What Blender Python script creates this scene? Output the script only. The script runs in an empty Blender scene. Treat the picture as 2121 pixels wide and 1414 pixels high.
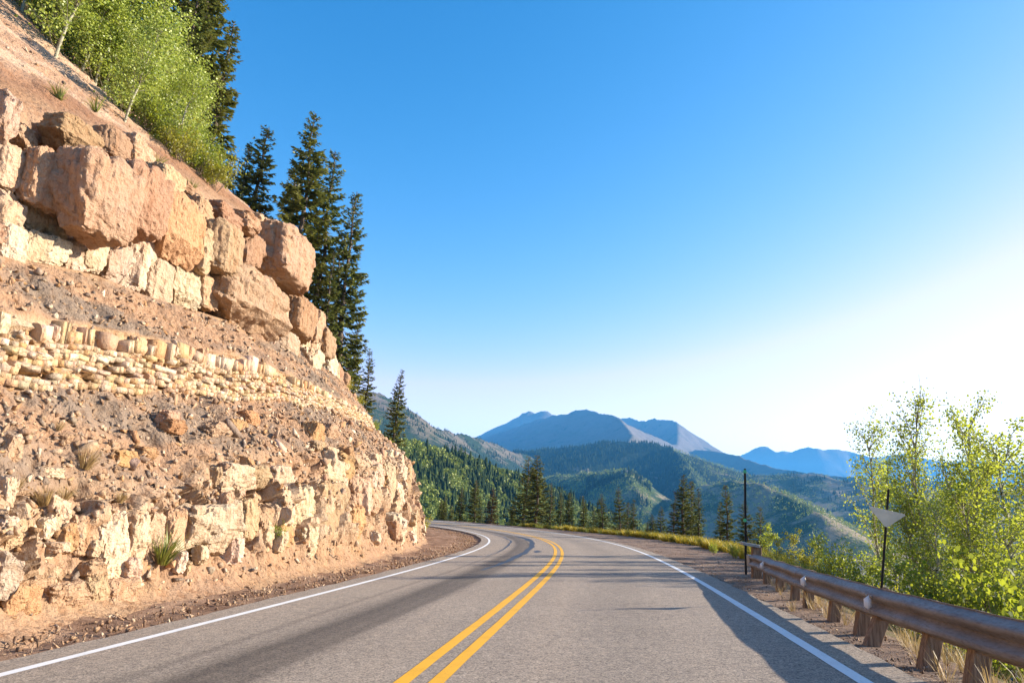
import bpy, bmesh, math, random
import numpy as np
from mathutils import Vector, Matrix

# ------------------------------------------------------------------ camera, sky, sun, exposure
SC = bpy.context.scene
COL = SC.collection
PITCH, ROLL, HD, CAMH, LAT = 0.2373, 0.0534, -0.1417, 1.2527, 1.485
E0, E1 = 0.0582, 0.0394
CZ = E0 * LAT + CAMH
cp, sp, cr, sr = math.cos(PITCH), math.sin(PITCH), math.cos(ROLL), math.sin(ROLL)
FW = np.array([0, cp, sp]); U0 = np.array([0, -sp, cp]); X0 = np.array([1., 0, 0])
RT = cr * X0 + sr * U0; UPV = -sr * X0 + cr * U0
CAM = np.array([0, 0, CZ]); FPX = 1414.

cam = bpy.data.cameras.new('camera'); cam.lens = 24.0; cam.sensor_width = 36
cam.clip_start = 0.05; cam.clip_end = 90000
camo = bpy.data.objects.new('camera', cam); COL.objects.link(camo)
camo.matrix_world = Matrix(((RT[0], UPV[0], -FW[0], 0), (RT[1], UPV[1], -FW[1], 0), (RT[2], UPV[2], -FW[2], CZ), (0, 0, 0, 1)))
SC.camera = camo

SUN_AZ, SUN_EL = math.radians(80), math.radians(21)     # azimuth clockwise from +Y (the view axis)
world = bpy.data.worlds.new('World'); SC.world = world; world.use_nodes = True
wn = world.node_tree.nodes; wl = world.node_tree.links
bg = wn['Background']; bg.inputs['Strength'].default_value = 0.115
sky = wn.new('ShaderNodeTexSky'); sky.sky_type = 'NISHITA'; sky.sun_disc = False
sky.sun_elevation = SUN_EL; sky.sun_rotation = SUN_AZ
sky.altitude = 2800; sky.air_density = 1.2; sky.dust_density = 1.6; sky.ozone_density = 4.0
# the deep, saturated blue of a clear high-altitude sky: steeper response in red, slightly in green
SKYK = 0.115 * 2 ** 1.6
chans = []; sep = wn.new('ShaderNodeSeparateColor'); comb = wn.new('ShaderNodeCombineColor'); wl.new(sky.outputs[0], sep.inputs[0])
for ch, (gain, gam) in enumerate(((7.2, 3.0), (1.08, 1.32), (.93, .95))):
    last = sep.outputs[ch]
    for op, v in (('MULTIPLY', SKYK), ('POWER', gam), ('MULTIPLY', gain), ('MINIMUM', 3.0), ('DIVIDE', SKYK)):
        nd = wn.new('ShaderNodeMath'); nd.operation = op; wl.new(last, nd.inputs[0]); nd.inputs[1].default_value = v; last = nd.outputs[0]
    chans.append(last)
mn = wn.new('ShaderNodeMath'); mn.operation = 'MINIMUM'; wl.new(chans[0], mn.inputs[0]); wl.new(chans[1], mn.inputs[1])      # red never above green: no lavender
for q, c in enumerate((mn.outputs[0], chans[1], chans[2])): wl.new(c, comb.inputs[q])
wl.new(comb.outputs[0], bg.inputs['Color'])

sl = bpy.data.lights.new('sun', 'SUN'); sl.energy = 4.6; sl.angle = math.radians(0.53); sl.color = (1.0, 0.885, 0.73)
sun = bpy.data.objects.new('sun', sl); COL.objects.link(sun)
SUND = Vector((math.sin(SUN_AZ) * math.cos(SUN_EL), math.cos(SUN_AZ) * math.cos(SUN_EL), math.sin(SUN_EL)))
sun.rotation_euler = SUND.to_track_quat('Z', 'Y').to_euler(); sun.location = (60, 10, 60)

SC.view_settings.view_transform = 'Standard'; SC.view_settings.look = 'None'
SC.view_settings.exposure = 1.6; SC.view_settings.gamma = 1; SC.view_settings.use_curve_mapping = False
cy = SC.cycles
cy.max_bounces = 6; cy.diffuse_bounces = 3; cy.glossy_bounces = 2; cy.transmission_bounces = 3
cy.transparent_max_bounces = 6; cy.volume_bounces = 0
cy.use_denoising = True; cy.denoiser = 'OPENIMAGEDENOISE'
cy.sample_clamp_indirect = 6

rng = np.random.default_rng(7)
random.seed(7)

# ------------------------------------------------------------------ helpers
def tag(o, label=None, cat=None, group=None, kind=None):
    if label: o['label'] = label
    if cat: o['category'] = cat
    if group: o['group'] = group
    if kind: o['kind'] = kind
    return o
def link(name, me, parent=None, m=None, loc=None):
    o = bpy.data.objects.new(name, me); COL.objects.link(o)
    if parent is not None: o.parent = parent
    if m is not None and me is not None and not me.materials: me.materials.append(m)
    if loc is not None: o.location = loc
    return o
def empty(name, loc=(0, 0, 0), rz=0):
    o = bpy.data.objects.new(name, None); COL.objects.link(o); o.location = loc; o.rotation_euler = (0, 0, rz)
    o.empty_display_size = 0.3
    return o
def mesh_np(name, V, F, smooth=False, tint=None, uv=None, mat=None):
    V = np.asarray(V, np.float32); F = np.asarray(F, np.int32)
    me = bpy.data.meshes.new(name)
    n, k = F.shape
    me.vertices.add(len(V)); me.vertices.foreach_set('co', V.ravel())
    me.loops.add(n * k); me.loops.foreach_set('vertex_index', F.ravel())
    me.polygons.add(n)
    me.polygons.foreach_set('loop_start', np.arange(0, n * k, k, dtype=np.int32))
    me.polygons.foreach_set('loop_total', np.full(n, k, np.int32))
    if smooth: me.polygons.foreach_set('use_smooth', np.ones(n, bool))
    me.update(calc_edges=True)
    if tint is not None:
        t = np.asarray(tint, np.float32)
        if t.ndim == 1: t = np.stack([t, t, t, np.ones_like(t)], 1)
        a = me.color_attributes.new('tint', 'FLOAT_COLOR', 'POINT'); a.data.foreach_set('color', t.ravel())
    if uv is not None:
        l = me.uv_layers.new(name='UVMap'); l.data.foreach_set('uv', np.asarray(uv, np.float32)[F.ravel()].ravel())
    me.validate()
    if mat: me.materials.append(mat)
    return me
def grid_faces(nr, nc):
    i = np.arange(nr * nc).reshape(nr, nc)
    return np.stack([i[:-1, :-1], i[:-1, 1:], i[1:, 1:], i[1:, :-1]], -1).reshape(-1, 4)
class Acc:
    """collects quads/tris (padded to one face size) into one mesh"""
    def __init__(s): s.V = []; s.F = []; s.T = []; s.n = 0
    def add(s, V, F, t=0.5):
        V = np.asarray(V, float); F = np.asarray(F)
        s.V.append(V); s.F.append(F + s.n); s.n += len(V)
        s.T.append(np.full(len(V), t) if np.isscalar(t) else np.asarray(t))
    def mesh(s, name, smooth=False, mat=None):
        return mesh_np(name, np.concatenate(s.V), np.concatenate(s.F), smooth, np.concatenate(s.T), None, mat)
# vectorised perlin noise
_perm = np.random.default_rng(3).permutation(256); _perm = np.concatenate([_perm, _perm, _perm])
_gr = np.random.default_rng(4).normal(size=(256, 3)); _gr /= np.linalg.norm(_gr, axis=1)[:, None]
def perlin(x, y, z=0.0):
    x, y, z = np.broadcast_arrays(np.asarray(x, float), np.asarray(y, float), np.asarray(z, float))
    xi, yi, zi = [np.floor(a).astype(int) for a in (x, y, z)]
    xf, yf, zf = x - xi, y - yi, z - zi
    u, v, w = [t * t * t * (t * (t * 6 - 15) + 10) for t in (xf, yf, zf)]
    def g(i, j, k):
        h = _perm[_perm[_perm[(xi + i) & 255] + ((yi + j) & 255)] + ((zi + k) & 255)]
        G = _gr[h]; return G[..., 0] * (xf - i) + G[..., 1] * (yf - j) + G[..., 2] * (zf - k)
    def L(a, b, t): return a + t * (b - a)
    return 1.6 * L(L(L(g(0,0,0), g(1,0,0), u), L(g(0,1,0), g(1,1,0), u), v), L(L(g(0,0,1), g(1,0,1), u), L(g(0,1,1), g(1,1,1), u), v), w)
def fbm(x, y, z=0.0, o=4, g=0.5):
    r = 0; a = 1.
    for i in range(o): r = r + a * perlin(x * 2 ** i + 17 * i, y * 2 ** i + 5 * i, z * 2 ** i); a *= g
    return r
def cells(x, y, seed=0):
    """jittered voronoi: (random value of nearest cell, distance gap F2-F1)"""
    xi = np.floor(x).astype(int); yi = np.floor(y).astype(int)
    f1 = np.full(x.shape, 9.); f2 = np.full(x.shape, 9.); val = np.zeros(x.shape)
    for dx in (-1, 0, 1):
        for dy in (-1, 0, 1):
            a = xi + dx; b = yi + dy
            h = _perm[_perm[(a + seed) & 255] + (b & 255)]; h2 = _perm[h + 7]
            d = np.hypot(x - (a + .1 + .8 * h / 255), y - (b + .1 + .8 * h2 / 255))
            m = d < f1
            f2 = np.where(m, f1, np.minimum(f2, d)); val = np.where(m, _perm[h2 + 31] / 255., val); f1 = np.where(m, d, f1)
    return val, f2 - f1
def ss(a, b, x):
    t = np.clip((np.asarray(x, float) - a) / (b - a), 0, 1); return t * t * (3 - 2 * t)

# ------------------------------------------------------------------ material helper
class M:
    def __init__(s, name):
        s.m = bpy.data.materials.new(name); s.m.use_nodes = True
        s.t = s.m.node_tree; s.t.nodes.clear(); s.out = s.t.nodes.new('ShaderNodeOutputMaterial')
    def n(s, typ, ins=None, **kw):
        nd = s.t.nodes.new('ShaderNode' + typ)
        for k, v in kw.items(): setattr(nd, k, v)
        for k, v in (ins or {}).items(): s.set(nd.inputs[k], v)
        return nd
    def set(s, sock, v):
        if isinstance(v, bpy.types.NodeSocket): s.t.links.new(v, sock)
        elif isinstance(v, tuple) and len(v) == 3 and sock.type == 'RGBA': sock.default_value = (*v, 1)
        else: sock.default_value = v
    def coord(s, which='Object'): return s.n('TexCoord').outputs[which]
    def pos(s): return s.n('NewGeometry').outputs['Position']
    def noise(s, v, scale, detail=4, rough=.55, dist=0): return s.n('TexNoise', {'Vector': v, 'Scale': scale, 'Detail': detail, 'Roughness': rough, 'Distortion': dist}).outputs[0]
    def ramp(s, f, pts):
        r = s.n('ValToRGB', {'Fac': f}); e = r.color_ramp.elements
        while len(e) < len(pts): e.new(.5)
        for q, (p, c) in zip(e, pts):
            q.position = p; q.color = (*c, 1) if isinstance(c, tuple) else (c, c, c, 1)
        return r.outputs[0]
    def mix(s, f, a, b, mode='MIX'):
        d = s.n('Mix', data_type='RGBA', blend_type=mode)
        s.set(d.inputs[0], f); s.set(d.inputs[6], a); s.set(d.inputs[7], b); return d.outputs[2]
    def math(s, op, a, b=0.0, c=0.0):
        d = s.n('Math', operation=op); s.set(d.inputs[0], a); s.set(d.inputs[1], b); s.set(d.inputs[2], c); return d.outputs[0]
    def bump(s, h, strength=.5, dist=.05, normal=None):
        d = s.n('Bump', {'Height': h, 'Strength': strength, 'Distance': dist})
        if normal is not None: s.set(d.inputs['Normal'], normal)
        return d.outputs[0]
    def mapping(s, v, sc): return s.n('Mapping', {'Vector': v, 'Scale': sc}).outputs[0]
    def tint(s): return s.n('Attribute', attribute_name='tint').outputs['Color']
    def surf(s, col, rough=.9, normal=None, spec=.25, metal=0.):
        p = s.n('BsdfPrincipled', {'Base Color': col, 'Roughness': rough, 'Specular IOR Level': spec, 'Metallic': metal})
        if normal is not None: s.set(p.inputs['Normal'], normal)
        s.t.links.new(p.outputs[0], s.out.inputs['Surface']); return s.m
    def leaf(s, col, tcol, f=.4):
        d = s.n('BsdfDiffuse', {'Color': col}); t = s.n('BsdfTranslucent', {'Color': tcol})
        x = s.n('MixShader', {0: f, 1: d.outputs[0], 2: t.outputs[0]})
        g = s.n('BsdfGlossy', {'Color': (1., 1., 1.), 'Roughness': .45}); y = s.n('MixShader', {0: .03, 1: x.outputs[0], 2: g.outputs[0]})
        s.t.links.new(y.outputs[0], s.out.inputs['Surface']); return s.m

# ------------------------------------------------------------------ road alignment
DS = 0.25
s_ = np.arange(-14.0, 260, DS)
k_ = np.interp(s_, [0, 20, 45, 260], [-0.223, 0.3646, 0.918, 0.918]) / 100; k_[s_ < 0] = 0
e_ = np.interp(s_, [0, 25, 220], [E0, E1, E1])
i0 = int(round(14.0 / DS))
th_ = HD + np.cumsum(k_) * DS; th_ -= th_[i0] - HD
x_ = np.cumsum(-np.sin(th_)) * DS; y_ = np.cumsum(np.cos(th_)) * DS
z_ = np.cumsum(-0.0145 + 0.0046 * s_ / 100) * DS
x_ -= x_[i0] + math.cos(HD) * LAT; y_ -= y_[i0] + math.sin(HD) * LAT; z_ -= z_[i0]
def rp(s, off, dz=0.):
    s = np.asarray(s, float)
    x = np.interp(s, s_, x_); y = np.interp(s, s_, y_); z = np.interp(s, s_, z_); t = np.interp(s, s_, th_); e = np.interp(s, s_, e_)
    return np.stack(np.broadcast_arrays(x + np.cos(t) * off, y + np.sin(t) * off, z + e * np.clip(off, -9, 9) + dz), -1)
def heading(s): return float(np.interp(s, s_, th_))
def frame(s):
    t = heading(s)      # tangent along the road, outward (to the right), up
    return np.array([-math.sin(t), math.cos(t), 0]), np.array([math.cos(t), math.sin(t), 0]), np.array([0, 0, 1.])
def ray(px, py):
    d = FW * FPX + RT * (px - 1060.5) - UPV * (py - 707); return d / FPX          # unit forward depth
def at(px, py, w): return CAM + ray(px, py) * w
def proj(P):
    P = np.asarray(P) - CAM; w = P @ FW
    w2 = np.where(np.abs(w) < 1e-3, 1e-3, w)
    return 1060.5 + FPX * (P @ RT) / w2, 707 - FPX * (P @ UPV) / w2, w

# near ground to the right of the road: shoulder, gravel pull-out, then a slope falling away
def edge(s): return np.interp(s, [-14, 5, 10, 14, 19, 25, 40, 55, 65, 80, 120, 260], [4.45, 4.45, 4.6, 4.95, 5.9, 7.0, 8.2, 8.4, 7.4, 6.6, 6, 6])
def gz(s, off):
    """height relative to the road plane"""
    off = np.asarray(off, float); s = np.asarray(s, float)
    d = off - edge(s)
    dd = np.maximum(d, 0)
    steep = np.interp(s, [0, 18, 30, 60, 260], [.62, .6, .42, .40, .5])
    z = -steep * (dd - 1.0 * (1 - np.exp(-dd / 1.0))) - .04 * dd
    z += fbm(s * .25, off * .25, 3.) * np.clip(dd, 0, 8) * .07
    return z - 0.03
def gpt(s, off): return rp(s, off, gz(s, off))
# ------------------------------------------------------------------ materials
def rock_material(name, use_tint, scale=1.0, contrast=1.0, bump=.2):
    m = M(name); P = m.pos()
    base = m.tint() if use_tint else m.n('ObjectInfo').outputs['Color']
    n1 = m.noise(P, .9 * scale, 6, .62); n2 = m.noise(P, 5.5 * scale, 5, .6); n3 = m.noise(P, 32 * scale, 3, .6)
    stv = m.mapping(P, (2.2, 2.2, .35)); streak = m.noise(stv, 1.6 * scale, 4, .6)
    c = m.mix(m.ramp(n1, [(.3, 0.), (.7, 1.)]), base, m.mix(1., base, (1.14, 1.08, .98), 'MULTIPLY'))
    c = m.mix(m.ramp(n2, [(.3, .6 * contrast), (.5, 0.)]), c, m.mix(1., c, (.58, .46, .36), 'MULTIPLY'))
    c = m.mix(m.ramp(streak, [(.52, 0.), (.75, .55)]), c, m.mix(1., c, (.62, .42, .27), 'MULTIPLY'))
    c = m.mix(m.ramp(n3, [(.35, .35), (.6, 0.)]), c, m.mix(1., c, (.6, .52, .46), 'MULTIPLY'))
    rn = m.n('TexNoise', {'Vector': m.mapping(P, (1., 1., .7)), 'Scale': 2.6 * scale, 'Detail': 6, 'Roughness': .55}, noise_type='RIDGED_MULTIFRACTAL').outputs[0]
    c = m.mix(m.ramp(rn, [(.55, 0.), (.95, .55 * contrast)]), c, m.mix(1., c, (.45, .31, .21), 'MULTIPLY'))
    rn2 = m.n('TexNoise', {'Vector': m.mapping(P, (1., 1., .8)), 'Scale': 9. * scale, 'Detail': 5, 'Roughness': .6}, noise_type='RIDGED_MULTIFRACTAL').outputs[0]
    c = m.mix(m.ramp(rn2, [(.6, 0.), (1., .42 * contrast)]), c, m.mix(1., c, (.48, .35, .25), 'MULTIPLY'))
    h = m.math('ADD', m.math('MULTIPLY', n2, .8), m.math('MULTIPLY', n3, .22)); h = m.math('SUBTRACT', h, m.math('MULTIPLY', rn, .55)); h = m.math('SUBTRACT', h, m.math('MULTIPLY', rn2, .3))
    return m.surf(c, .95, m.bump(h, .9, bump / scale), .12)
M_ROCK = rock_material('sandstone', False)
M_HILL = rock_material('rocky_slope', True, 1.3)
M_STONE = rock_material('loose_stone', True, 2.5, .6)
M_BED = rock_material('bedded_sandstone', False, 1.8, .8, .09)

m = M('asphalt'); P = m.pos(); uv = m.n('UVMap').outputs[0]
sx = m.n('SeparateXYZ', {'Vector': uv}); off, sv = sx.outputs[0], sx.outputs[1]
g1 = m.noise(P, 48, 3, .8); g2 = m.noise(P, 22, 3, .6); g3 = m.noise(P, .5, 4, .6); g4 = m.noise(m.mapping(uv, (1.4, .06, 1)), 1, 5, .6)
spk = m.n('TexVoronoi', {'Vector': P, 'Scale': 95.}).outputs['Color']
spv = m.n('SeparateColor', {'Color': spk}).outputs[0]
c = m.ramp(g1, [(.28, (.062, .053, .046)), (.5, (.225, .193, .16)), (.72, (.43, .37, .30))])
c = m.mix(m.ramp(spv, [(.62, 0.), (.95, .55)]), c, (.38, .335, .28))
c = m.mix(m.ramp(spv, [(.05, .5), (.3, 0.)]), c, (.035, .032, .03))
g5 = m.noise(P, 9, 4, .75)
c = m.mix(m.ramp(g2, [(.32, .6), (.48, 0.)]), c, m.mix(1., c, (.45, .44, .44), 'MULTIPLY'))
c = m.mix(m.ramp(g5, [(.30, .55), (.5, 0.)]), c, m.mix(1., c, (.55, .55, .56), 'MULTIPLY'))
c = m.mix(m.ramp(g5, [(.52, 0.), (.72, .5)]), c, m.mix(1., c, (1.5, 1.45, 1.38), 'MULTIPLY'))
c = m.mix(m.ramp(g3, [(.35, 0.), (.7, .35)]), c, m.mix(1., c, (.66, .65, .65), 'MULTIPLY'))
c = m.mix(m.ramp(g4, [(.42, 0.), (.7, .5)]), c, m.mix(1., c, (1.28, 1.24, 1.18), 'MULTIPLY'))
# worn wheel tracks and the oily strip in the middle of each lane
def band(center, w, soft):
    d = m.math('ABSOLUTE', m.math('SUBTRACT', m.math('ADD', off, m.math('MULTIPLY', m.math('SUBTRACT', g4, .5), .5)), center))
    return m.ramp(m.math('DIVIDE', d, w + soft), [(w / (w + soft) * .4, 1.), (1., 0.)])
dark = m.math('MULTIPLY', band(-1.75, .3, .35), .85)
c = m.mix(dark, c, m.mix(1., c, (.34, .335, .34), 'MULTIPLY'))
for bc, bw in ((-1.98, .10), (-1.42, .08), (-2.5, .05)): c = m.mix(m.math('MULTIPLY', band(bc, bw, .07), .5), c, m.mix(1., c, (.45, .445, .45), 'MULTIPLY'))
c = m.mix(m.math('MULTIPLY', band(1.8, .3, .5), .25), c, m.mix(1., c, (.6, .6, .6), 'MULTIPLY'))
c = m.mix(m.math('MULTIPLY', band(.75, .3, .3), .22), c, m.mix(1., c, (1.3, 1.25, 1.2), 'MULTIPLY'))
c = m.mix(1., c, (1.32, 1.23, 1.13), 'MULTIPLY')
M_ROAD = m.surf(c, .85, m.bump(m.math('ADD', g1, m.math('MULTIPLY', spv, .6)), .55, .012), .3)

def paint(name, col):
    m = M(name); P = m.pos(); g = m.noise(P, 40, 3, .7); g2 = m.noise(P, 3, 4, .6)
    c = m.mix(m.ramp(g, [(.25, .75), (.42, 0.)]), col, tuple(.35 * x + .04 for x in col))
    c = m.mix(m.ramp(g2, [(.45, 0.), (.7, .3)]), c, tuple(.6 * x for x in col))
    return m.surf(c, .7, m.bump(m.noise(P, 80, 2), .3, .008), .3)
M_WHITE = paint('white_road_paint', (.74, .73, .70)); M_YEL = paint('yellow_road_paint', (.80, .40, .018))
m = M('crack_sealant'); M_TAR = m.surf(m.mix(m.noise(m.pos(), 6), (.030, .030, .033), (.055, .054, .055)), .55, None, .35)

m = M('dirt_ground'); P = m.pos(); T = m.tint()
a = m.noise(P, 1.1, 5, .65); b = m.noise(P, 9, 4, .65); d = m.noise(P, 55, 2, .7)
c = m.mix(m.ramp(a, [(.35, 0.), (.65, 1.)]), T, m.mix(1., T, (.72, .64, .58), 'MULTIPLY'))
c = m.mix(m.ramp(b, [(.32, .7), (.55, 0.)]), c, m.mix(1., c, (.55, .48, .44), 'MULTIPLY'))
c = m.mix(m.ramp(d, [(.55, 0.), (.75, .6)]), c, m.mix(1., c, (1.5, 1.45, 1.4), 'MULTIPLY'))
c = m.mix(m.ramp(d, [(.28, .6), (.42, 0.)]), c, m.mix(1., c, (.5, .46, .44), 'MULTIPLY'))
M_DIRT = m.surf(c, .95, m.bump(m.math('ADD', b, m.math('MULTIPLY', d, .4)), .8, .06), .1)

# ------------------------------------------------------------------ road and near ground
Sr = np.concatenate([np.arange(-14, 40, .2), np.arange(40, 250, .5)])
def strip(name, o0, o1, dz, mat, no=2, s0=-14, s1=250, parent=None, jit=0., kind='structure', samp=Sr):
    s = samp[(samp >= s0) & (samp <= s1)]
    o = np.linspace(0, 1, no)
    oo0 = o0 + jit * fbm(s * .8, 3.1, 1.) ; oo1 = o1 + jit * fbm(s * .8, 9.1, 4.)
    O = oo0[:, None] + (oo1 - oo0)[:, None] * o; S = np.repeat(s[:, None], no, 1)
    V = rp(S, O, dz).reshape(-1, 3)
    ob = link(name, mesh_np(name, V, grid_faces(len(s), no)[:, ::-1], True, None, np.stack([O.ravel(), S.ravel()], 1), mat), parent)
    if kind and parent is None: ob['kind'] = kind
    return ob
road = strip('road', -4.1, 4.12, 0, M_ROAD, 9, jit=.07)
strip('edge_line', -3.66, -3.54, .004, M_WHITE, parent=road, jit=.006)
strip('edge_line', 3.53, 3.66, .004, M_WHITE, parent=road, jit=.006)
strip('centre_line', -.205, -.075, .004, M_YEL, parent=road, jit=.006)
strip('centre_line', .075, .205, .004, M_YEL, parent=road, jit=.006)
def sealant(pts, wd):
    pts = np.array(pts, float); n = 70
    t = np.linspace(0, len(pts) - 1, n); s = np.interp(t, range(len(pts)), pts[:, 0]); o = np.interp(t, range(len(pts)), pts[:, 1])
    w = np.interp(t, range(len(pts)), wd) * (1 + .35 * fbm(t * 3, 1.7, .3))
    o = o + .05 * fbm(t * 2.5, 8.2, .9)
    V = np.concatenate([rp(s, o - w, .003), rp(s, o + w, .003)]); i = np.arange(n - 1)
    link('crack_sealant', mesh_np('crack_sealant', V, np.stack([i, i + n, i + n + 1, i + 1], 1), False, None, None, M_TAR), road)
sealant([(19, -1.75), (24, -1.55), (30, -1.4), (38, -1.2), (47, -1.0), (56, -1.25), (70, -1.6)], [.05, .12, .14, .13, .22, .1, .04])
sealant([(26, -2.6), (34, -2.5), (44, -2.3), (54, -2.35), (64, -2.6)], [.02, .05, .06, .06, .03])
sealant([(29.5, -.95), (30.5, -.9), (31.5, -.95)], [.05, .2, .06])
sealant([(33, -3.0), (33.6, -1.2), (34, .6), (33.8, 2.6)], [.012, .02, .015, .01])
sealant([(44, -3.2), (44.5, -1.0), (44.2, 1.4), (44.6, 3.2)], [.02, .03, .03, .02])
sealant([(25.5, -3.3), (25.2, -1.5), (25.6, .5)], [.008, .014, .008])

# dirt ground: left ditch under the cut, right shoulder, pull-out and the slope below it
def ground_mesh():
    s = np.concatenate([np.arange(-14, 34, .2), np.arange(34, 80, .4), np.arange(80, 250, 2.)])
    def build(name, offs, zf, colf):
        S, O = np.meshgrid(s, offs, indexing='ij')
        z = zf(S, O); V = rp(S, O, z)
        ob = link(name, mesh_np(name, V.reshape(-1, 3), grid_faces(*S.shape)[:, ::-1], True, colf(S, O).reshape(-1, 4), None, M_DIRT))
        return tag(ob, kind='structure')
    def rgba(c): return np.concatenate([c, np.ones(c.shape[:-1] + (1,))], -1)
    offl = np.linspace(-14, -3.9, 70)
    def zl(S, O):
        n = fbm(S * 1.3, O * 1.3, 0.5, 5)
        return -.03 - .10 * ss(-4.0, -4.6, O) + .10 * ss(-5.0, -7, O) + .07 * n * ss(-4.05, -4.6, O)
    def cl(S, O):
        n = ss(-.3, .4, fbm(S * .7, O * 1.5, 2.))[..., None]
        return rgba(np.array([.38, .25, .165]) * n + np.array([.26, .165, .11]) * (1 - n))
    build('verge', offl, zl, cl)
    offr = np.concatenate([np.linspace(3.9, 11, 60), np.linspace(11.3, 30, 40), np.linspace(31, 300, 40)])
    def zr(S, O): return gz(S, O) - .012 + .03 * fbm(S * 1.7, O * 1.7, 1., 4) * ss(4.05, 4.5, O)
    def cr_(S, O):
        d = (O - edge(S))[..., None]; n = ss(-.3, .4, fbm(S * .7, O * .7, 2.))[..., None]
        a = np.array([.33, .245, .185]) * n + np.array([.26, .19, .145]) * (1 - n)
        b = np.array([.10, .105, .035]) * n + np.array([.16, .12, .06]) * (1 - n)
        t = ss(0., 1.2, d + .4 * n)
        return rgba(a * (1 - t) + b * t)
    build('ground', offr, zr, cr_)
ground_mesh()

# ------------------------------------------------------------------ the rock cut
FS = np.array([-14, 8, 9, 12, 20, 30, 40, 52, 65, 120, 200]); FO = np.array([5.8, 5.8, 6.1, 6.3, 6.1, 6.6, 7.3, 8.3, 9.2, 10, 10])
def tb(s, pts): p = np.array(pts, float); return np.interp(s, p[:, 0], p[:, 1])
def nodes(s):
    s = np.asarray(s, float); q = np.clip((s - 8) / 37, 0, 1)
    hl = tb(s, [(-14, 1.5), (10.4, 1.47), (12.7, 1.69), (13.6, 2.3), (16.4, 2.68), (21.5, 3.18), (30, 3.85), (43, 4.7), (60, 5.2)])
    h4 = tb(s, [(-14, 2.4), (9.6, 3.39), (11.4, 3.69), (13.5, 3.96), (16.5, 4.35), (21.3, 4.97), (26, 5.36), (36, 6.0), (50, 6.6)])
    h5 = tb(s, [(-14, 3.6), (9.9, 4.76), (13, 5.22), (15.5, 5.5), (19, 5.9), (22.8, 6.1), (29.4, 6.35), (40, 7.0), (50, 7.4)])
    hb = tb(s, [(-14, 4.6), (11.1, 6.2), (12.8, 6.59), (14, 6.8), (15.8, 6.9), (18.2, 7.2), (23.6, 7.84), (31, 8.45), (39.7, 9.3), (50, 10), (70, 10)])
    ht = tb(s, [(-14, 8.2), (11.4, 9.34), (12.7, 9.9), (13.9, 10.3), (16.2, 10.9), (18.1, 11.2), (20.2, 11.6), (26.2, 12.8), (31.3, 13.8), (34, 13.6), (37.7, 12.7), (43, 12.2), (55, 12.3)])
    D = [-1.2 + 0 * q, -.15 + 0 * q, .15 + 0 * q, .5 + 1.0 * q, 2.1 + 1.5 * q, 2.7 + 1.3 * q, 4.0 + 2.4 * q, 4.3 + 2.4 * q, 5.0 + 2.8 * q]
    Hh = [-.35 + 0 * q, 0 * q, .3 + 0 * q, hl, h4, h5, hb, hb + .08, ht]
    D += [D[8] + 9.7, D[8] + 25.5, D[8] + 40, D[8] + 75]; Hh += [ht + 8, ht + 22, ht + 31, ht + 40]
    return np.stack(D, -1), np.stack(Hh, -1)
ROWS = [5, 6, 46, 44, 32, 44, 3, 70, 62, 50, 14, 8]
hs = np.concatenate([np.arange(-14, 2, .5), np.arange(2, 16, .065), np.arange(16, 36, .1), np.arange(36, 60, .15), np.arange(60, 115, .8)])
DN, HN = nodes(hs)
Dg, Hg, Zn = [], [], []
for k, r in enumerate(ROWS):
    t = np.arange(r) / r
    Dg.append(DN[:, k, None] * (1 - t) + DN[:, k + 1, None] * t); Hg.append(HN[:, k, None] * (1 - t) + HN[:, k + 1, None] * t); Zn.append(k + t)
Dg = np.concatenate(Dg, 1); Hg = np.concatenate(Hg, 1); Zn = np.concatenate(Zn)      # station x row
Sg = np.repeat(hs[:, None], len(Zn), 1); Zg = np.repeat(Zn[None], len(hs), 0)
arc = Dg + Hg
# weights of the zones
w_low = ss(2, 2.3, Zg) * (1 - ss(2.9, 3.25, Zg)); w_thin = ss(4., 4.15, Zg) * (1 - ss(4.85, 5.05, Zg)); w_led = ss(6.6, 7.1, Zg) * (1 - ss(7.9, 8.1, Zg))
w_talus = (ss(3, 3.3, Zg) * (1 - ss(3.9, 4.05, Zg)) + ss(5, 5.1, Zg) * (1 - ss(5.85, 6., Zg))); w_up = ss(8.0, 8.3, Zg)
fade = ss(58, 62, Sg) * -1 + 1
c1, e1_ = cells(Sg * .85 + .25 * fbm(Sg, Hg, 1.), Hg * .75 + .25 * fbm(Sg, Hg, 2.), 5)
c2, e2_ = cells(Sg * 2.1 + .2 * fbm(Sg * 2, Hg * 2, 1.), Hg * 2.0, 9)
lowmask = ss(-.45, .15, fbm(Sg * .22, Hg * .5, 7., 3))
disp = w_low * (.75 * (c1 - .5) + .38 * (c2 - .5) - .30 * (1 - ss(0, .10, e1_)) - .12 * (1 - ss(0, .12, e2_)) + .15 * fbm(Sg * 1.1, Hg * .5, 5., 4)) * (.45 + .55 * lowmask)
lay = (Hg - HN[:, 4, None]) / np.maximum(HN[:, 5, None] - HN[:, 4, None], .1) * 5
c3, e3_ = cells(Sg * 3.2 + 37 * np.floor(lay), lay * .0 + .5, 3)
disp += w_thin * (.13 * (np.mod(lay, 1) - .5) * -1 + .16 * (c3 - .5) - .08 + .05 * fbm(Sg * 3, Hg * 3, 1.))
disp += w_led * (-.85 + .35 * (c1 - .5) + .25 * (c2 - .5) - .2 * (1 - ss(0, .12, e2_)))
run = fbm(Sg * 1.6 + .35 * Dg, Dg * .18, 4., 4)
disp += w_talus * (.2 * run + .10 * fbm(Sg * .6, Dg * .6, 4., 5) + .07 * fbm(Sg * 4, Dg * 4, 2., 3) + .14 * np.clip(c2 - .72, 0, 1) * ss(0., .15, e2_) * 2)
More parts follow.
